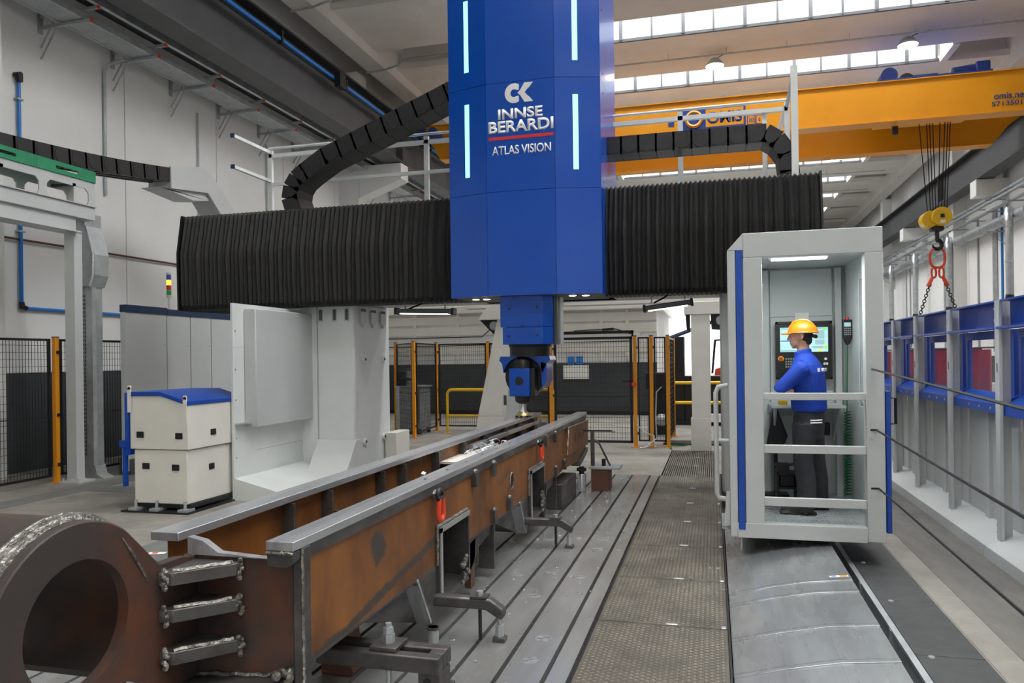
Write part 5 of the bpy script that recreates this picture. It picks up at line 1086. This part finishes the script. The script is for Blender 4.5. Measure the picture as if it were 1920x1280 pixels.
O('hat_band', G().tube([H(-.1,-.05,.0),H(-.135,0,-.01),H(-.1,.05,.0)], .016, 6), m_black, hat)
text('jacket_print', 'USTE', .095, .032, (.988, 7.482, 1.655), (PI/2, 0, math.radians(55.4)), m_print, person, .006, .012)
O('jacket_emblem', G().ob((.938, 7.428, 1.655), (.022,.012,.036), (0,0,math.radians(48))), m_print, person)
# ================================================================ OVERHEAD CRANE
cr = T('overhead_crane', (0, 24.6, 8.1), 'yellow orange double girder overhead crane spanning the hall', 'overhead crane')
def girder(y0, y1, z0, z1, xe):
    O('girder', G().prism([(-8.4,z0),(xe,z0),(xe+.45,z0+.55),(xe+.75,z0+.75),(xe+.75,z1),(-8.85,z1),(-8.85,z0+.75)], 'y', y0+.05, y1-.05), m_orange, cr)
    O('girder_flange', G().box(-8.4, xe, y0, y1, z0-.02, z0), m_orange, cr); O('girder_flange', G().box(-8.85, xe+.75, y0, y1, z1, z1+.025), m_orange, cr)
girder(22.85, 23.4, 8.22, 9.3, 8.35); girder(25.9, 26.45, 8.13, 9.2, 8.3)
O('trolley_rail', G().box(-8.8, 8.8, 23.1, 23.16, 9.325, 9.38), m_dark, cr); O('trolley_rail', G().box(-8.8, 8.8, 26.15, 26.21, 9.225, 9.3), m_dark, cr)
O('end_carriage', G().box(-9.5, -8.85, 22.2, 27.1, 9.34, 9.7), m_orange, cr, bevel=.02); O('end_carriage', G().box(9.1, 9.4, 22.2, 27.1, 9.14, 9.6), m_orange, cr, bevel=.02)
for x, y in ((-8.75,22.6),(-8.4,22.7)): O('drive_motor', G().cyl((x,y,8.9),(x,y-.5,8.9),.16,n=12), m_navyprint, cr)
O('access_post', G().box(-8.0,-7.92,22.75,22.85,8.1,10.2), m_orange, cr); O('access_post', G().box(-7.7,-7.62,22.75,22.85,8.1,10.2), m_orange, cr)
# printed logo and markings
YF = 22.895
lg = O('logo_plate', G().box(-.80,1.0,YF-.006,YF,8.43,9.08), m_navyprint, cr)
O('logo_field', G().box(-.12,.94,YF-.01,YF-.005,8.5,9.01), m_orange, lg)
O('logo_ring', G().tube([(-.46+.21*math.cos(a), YF-.006, 8.755+.21*math.sin(a)) for a in [2*PI*i/28 for i in range(28)]], .055, 6, closed=True), m_orange, lg)
text('logo_lettering', 'OMIS', .98, .34, (.41, YF-.012, 8.755), RX, m_navyprint, lg, .004, .03)
O('load_plate', G().box(1.04,1.26,YF-.005,YF,8.46,8.72).box(1.28,1.47,YF-.005,YF,8.46,8.72), m_navyprint, cr); O('load_plate_field', G().box(1.06,1.24,YF-.008,YF-.004,8.48,8.7).box(1.3,1.45,YF-.008,YF-.004,8.48,8.7), m_orange, cr)
text('load_lettering', '30', .14, .13, (1.15, YF-.01, 8.59), RX, m_navyprint, cr, .003, .01); text('load_lettering', 't', .06, .12, (1.375, YF-.01, 8.59), RX, m_navyprint, cr, .003, .01)
O('camera_sign', G().box(-1.2,-1.03,YF-.006,YF,8.6,8.76), m_navyprint, cr)
text('web_lettering', 'omis.net', .78, .17, (7.75, YF-.004, 8.64), RX, m_navyprint, cr, .004, .015); text('serial_lettering', 'S7135010', .86, .13, (7.74, YF-.004, 8.44), RX, m_navyprint, cr, .004, .008)
# trolley with hoist
tl = T('hoist_trolley', (6.2, 24.6, 9.3), 'blue hoist trolley riding on top of the crane girders', 'hoist trolley')
O('trolley_frame', G().box(4.6,7.4,23.05,26.3,9.38,9.44), m_navyprint, tl); O('winch_drum', G().cyl((5.5,24.0,9.65),(5.5,25.2,9.65),.22,n=18), m_dark, tl)
O('motor', G().cyl((4.9,23.3,9.62),(4.9,24.0,9.62),.22,n=18), m_navyprint, tl); O('gearbox', G().box(7.05,7.4,23.2,23.8,9.44,9.75), m_navyprint, tl, bevel=.04); O('motor', G().cyl((6.55,23.5,9.58),(7.05,23.5,9.62),.14,n=14), m_navyprint, tl)
O('control_box', G().box(5.5,6.1,23.2,23.5,9.44,9.52), m_navyprint, tl)
O('under_frame', G().box(4.7,7.1,24.1,24.7,8.5,8.54), m_orange, tl); O('limit_switch', G().box(5.0,5.15,23.5,23.6,8.0,8.45), m_dark, tl)
for i, x in enumerate((5.9,6.1,6.18,6.26,6.45,6.58,6.66,6.72)):
    xb = 6.1+.5*(i/7); O('hoist_rope', G().cyl((x,24.4,8.5),(xb,24.4,5.85),.014,n=5), m_cable, tl)
hk = T('hook_block', (6.35, 24.4, 4.95), 'yellow hook block with black hook hanging from the hoist ropes', 'hook block')
for x0, x1, y, z in ((6.02,6.2,24.62,5.72),(6.2,6.36,24.4,5.7)): pass
O('sheave_case', G().cyl((6.42,24.15,5.72),(6.42,24.65,5.72),.27,n=24), m_yellow, hk, bevel=.03); O('sheave_case', G().cyl((6.16,24.3,5.68),(6.16,24.75,5.68),.24,n=24), m_yellow, hk, bevel=.03)
O('hub', G().box(6.37,6.47,24.13,24.15,5.68,5.78), m_black, hk); O('label_plate', G().box(6.36,6.5,24.135,24.15,5.52,5.61), m_paper, hk)
O('trunnion', G().box(6.18,6.5,24.3,24.6,5.33,5.45), m_black, hk, bevel=.02); O('shank', G().cyl((6.34,24.4,5.05),(6.34,24.4,5.35),.055,n=10), m_black, hk)
O('hook', G().tube([(6.34,24.4,5.08)]+[(6.34+.12*math.sin(a), 24.4, 4.93+.13*math.cos(a)) for a in [PI*i/8*1.5 for i in range(9)]], [.05]+[.055,.06,.06,.06,.06,.055,.05,.035,.02], 8), m_black, hk)
cs = T('chain_sling', (6.35, 24.4, 2.0), 'red ring with two dark chain legs hanging from the crane hook', 'chain sling')
def oval(cx_, cz, rx, rz, r, y=24.4): return G().tube([(cx_+rx*math.copysign(abs(math.cos(a))**.8,math.cos(a)), y, cz+rz*math.copysign(abs(math.sin(a))**.8,math.sin(a))) for a in [2*PI*i/20 for i in range(20)]], r, 8, closed=True)
O('master_ring', oval(6.34, 4.55, .2, .28, .035), m_red, cs)
for s in (-1, 1):
    O('connector', oval(6.34+s*.1, 4.12, .06, .14, .03), m_red, cs); O('shortening_hook', G().tube([(6.34+s*.13,24.4,4.0),(6.34+s*.2,24.4,3.85),(6.34+s*.25,24.4,3.75),(6.34+s*.18,24.4,3.72)], [.05,.055,.045,.02], 7), m_red, cs)
    p0 = Vector((6.34+s*.2, 24.4, 3.82)); p1 = Vector((6.34-.78 if s < 0 else 6.34+.86, 24.4, 1.9)); d = (p1-p0); n = 24; lk = d.length/n; d.normalize()
    base = None
    for i in range(n):
        c = p0+d*lk*(i+.5); w_ = Vector((0,1,0)) if i % 2 else d.cross(Vector((0,1,0)))
        O('chain_link', G().tube([c + d*(lk*.62*math.sin(a)) + w_*(.042*math.cos(a)) for a in [2*PI*k/10 for k in range(10)]], .014, 5, closed=True), m_cable, cs)
O('hung_load', G().box(5.3,7.4,24.2,24.6,1.55,1.9).box(5.3,7.4,24.05,24.75,1.9,1.93), m_scale, label='dark steel beam hanging on the chain sling behind the barrier', cat='steel beam')

# ================================================================ WALL SERVICES
# right wall: spiral duct with drops, cable trays
dt = T('extraction_duct', (9.6, 35, 6), 'long galvanised extraction duct along the right wall', 'duct')
O('main_duct', G().cyl((9.65,18,6.28),(9.65,66,6.28),.19,n=16), m_galv, dt)
for y in range(19, 60, 2): O('duct_band', G().cyl((9.65,y,6.28),(9.65,y+.06,6.28),.205,n=16), m_galv2, dt)
for y in (28.4, 34.9, 40.2, 45.2, 50.4):
    O('branch_elbow', G().tube([(9.65,y,6.3),(9.55,y-.1,6.42),(9.42,y-.3,6.42),(9.36,y-.45,6.25),(9.36,y-.5,6.0),(9.36,y-.5,5.85)], .13, 12), m_galv, dt)
    O('drop_pipe', G().cyl((9.36,y-.5,3.65),(9.36,y-.5,5.85),.115,n=14), m_galv2, dt); O('hose_end', G().tube([(9.36,y-.5,3.65),(9.34,y-.5,3.45),(9.2,y-.6,3.35)], .12, 10), m_black, dt)
    O('pipe_collar', G().cyl((9.36,y-.5,4.7),(9.36,y-.5,4.75),.13,n=14), m_galv, dt)
    O('wall_bracket', G().box(9.3,9.96,y+1.48,y+1.52,5.98,6.03).box(9.92,9.965,y+1.47,y+1.53,5.4,6.05).tube([(9.35,y+1.5,6.0),(9.96,y+1.5,5.5)], .015, 5), m_galv2, dt)
tr_ = T('cable_tray', (9.7, 30, 7), 'stacked galvanised cable trays high on the right wall', 'cable tray')
for i, (x, z) in enumerate(((9.55,7.18),(9.4,6.95),(9.62,6.75))): O('tray_rail', G().box(x-.12,x,2,66,z,z+.06), m_galv if i < 2 else m_galv2, tr_)
for y in range(20, 62, 2): [O('tray_bracket', G().box(9.35,9.965,y,y+.04,z,z+.04), m_galv2, tr_) for z in (6.7,7.12)]
O('loose_cable', G().tube([(9.45,18+.8*i,7.02+.03*math.sin(i*1.3)) for i in range(50)], .03, 5), m_cable, tr_)
for i, (y, mm) in enumerate(((29.8,m_galv2),(30.3,m_bpipe),(32.8,m_galv2),(36.6,m_galv2),(37.2,m_galv2),(43.2,m_galv2),(44,m_galv2),(30.9,m_galv2))):
    O('wall_conduit', G().cyl((9.93,y,1.8),(9.93,y,7.0),.035 if i < 7 else .11,n=6), mm, label=['thin grey conduit right of the near drop pipe','thin blue pipe on the right wall','grey conduit between the near drop pipes','grey conduit beside the second drop pipe, left one of a pair','grey conduit beside the second drop pipe, right one of a pair','grey conduit near the third drop pipe, left one of a pair','grey conduit near the third drop pipe, right one of a pair','thick grey vertical trunking on the right wall'][i], cat='conduit', group='vertical conduits on the right wall')
# left wall: bracketed cable trays, pipes
tl2 = T('cable_tray', (-10.5, 20, 7.5), 'galvanised cable trays on brackets along the left wall', 'cable tray')
O('tray_base', G().box(-10.7,-10.26,-1,66,7.64,7.65), m_galv2, tl2); O('tray_rail', G().box(-10.74,-10.7,-1,66,7.62,7.73), m_galv, tl2); O('tray_rail', G().box(-10.26,-10.22,-1,66,7.64,7.75), m_galv, tl2)
O('lamp_channel', G().box(-9.98,-9.9,-1,66,7.83,7.97), m_galv, tl2); O('lamp_channel', G().box(-10.2,-9.98,-1,66,7.86,7.88), m_dark, tl2)
for i in range(-4, 26):
    y = 10.5+1.62*i
    for z, xt in ((7.78,-9.95),(7.58,-10.1)):
        O('arm', G().box(-11.165,xt,y,y+.04,z,z+.05), m_galv2, tl2); O('strut', G().tube([(-10.8,y+.02,z),(-11.15,y+.02,z-.52)], .016, 5), m_galv2, tl2)
        O('arm_cap', G().box(xt,xt+.03,y-.005,y+.045,z-.005,z+.055), m_red, tl2)
    O('arm_plate', G().box(-11.168,-11.15,y-.03,y+.07,7.5,7.9), m_galv2, tl2)
ap = T('air_pipe', (-11.1, 10, 2.7), 'thin blue compressed air pipe on the left wall', 'pipe')
O('pipe', G().tube([(-11.12,10.05,6.55),(-11.12,10.05,2.8),(-11.12,10.1,2.75),(-11.12,10.16,2.74),(-11.12,13.5,2.74)], .028, 8), m_bpipe, ap); O('elbow', G().tube([(-11.12,10.05,2.84),(-11.12,10.06,2.76),(-11.12,10.14,2.74)], .042, 8), m_dark, ap); O('wall_fitting', G().tube([(-11.18,10.03,6.62),(-11.1,10.03,6.62),(-11.1,10.05,6.5)], .05, 8), m_dark, ap)
for z in (4.0, 5.0, 6.2): O('pipe_clip', G().box(-11.17,-11.08,9.99,10.11,z,z+.03), m_galv2, ap)
O('wall_conduit', G().tube([(-10.7,11.95,7.55),(-11.05,11.95,7.5),(-11.13,11.9,7.35),(-11.13,11.9,5.0)], .028, 7), m_galv2, label='grey conduit bending down from the left cable tray', cat='conduit')
O('wall_pipe', G().cyl((-11.12,6,3.85),(-11.12,24,3.98),.02,n=6), m_rblock, label='thin copper pipe along the left wall', cat='pipe')
for y in (14.6, 17.3): O('wall_conduit', G().cyl((-11.13,y,3.0),(-11.13,y,7.4),.02,n=6), m_galv2, label='straight grey conduit on the left wall, %s one' % ('nearer' if y < 15 else 'farther'), cat='conduit')
for i, y in enumerate((24.0,25.6,27.0,28.4)): O('junction_box', G().box(-10.2,-9.95,y,y+.3,7.98,8.28), m_paper, bevel=.01, label='%s white junction box above the left cable tray' % ['nearest','second','third','fourth'][i], cat='junction box', group='white boxes above the tray')
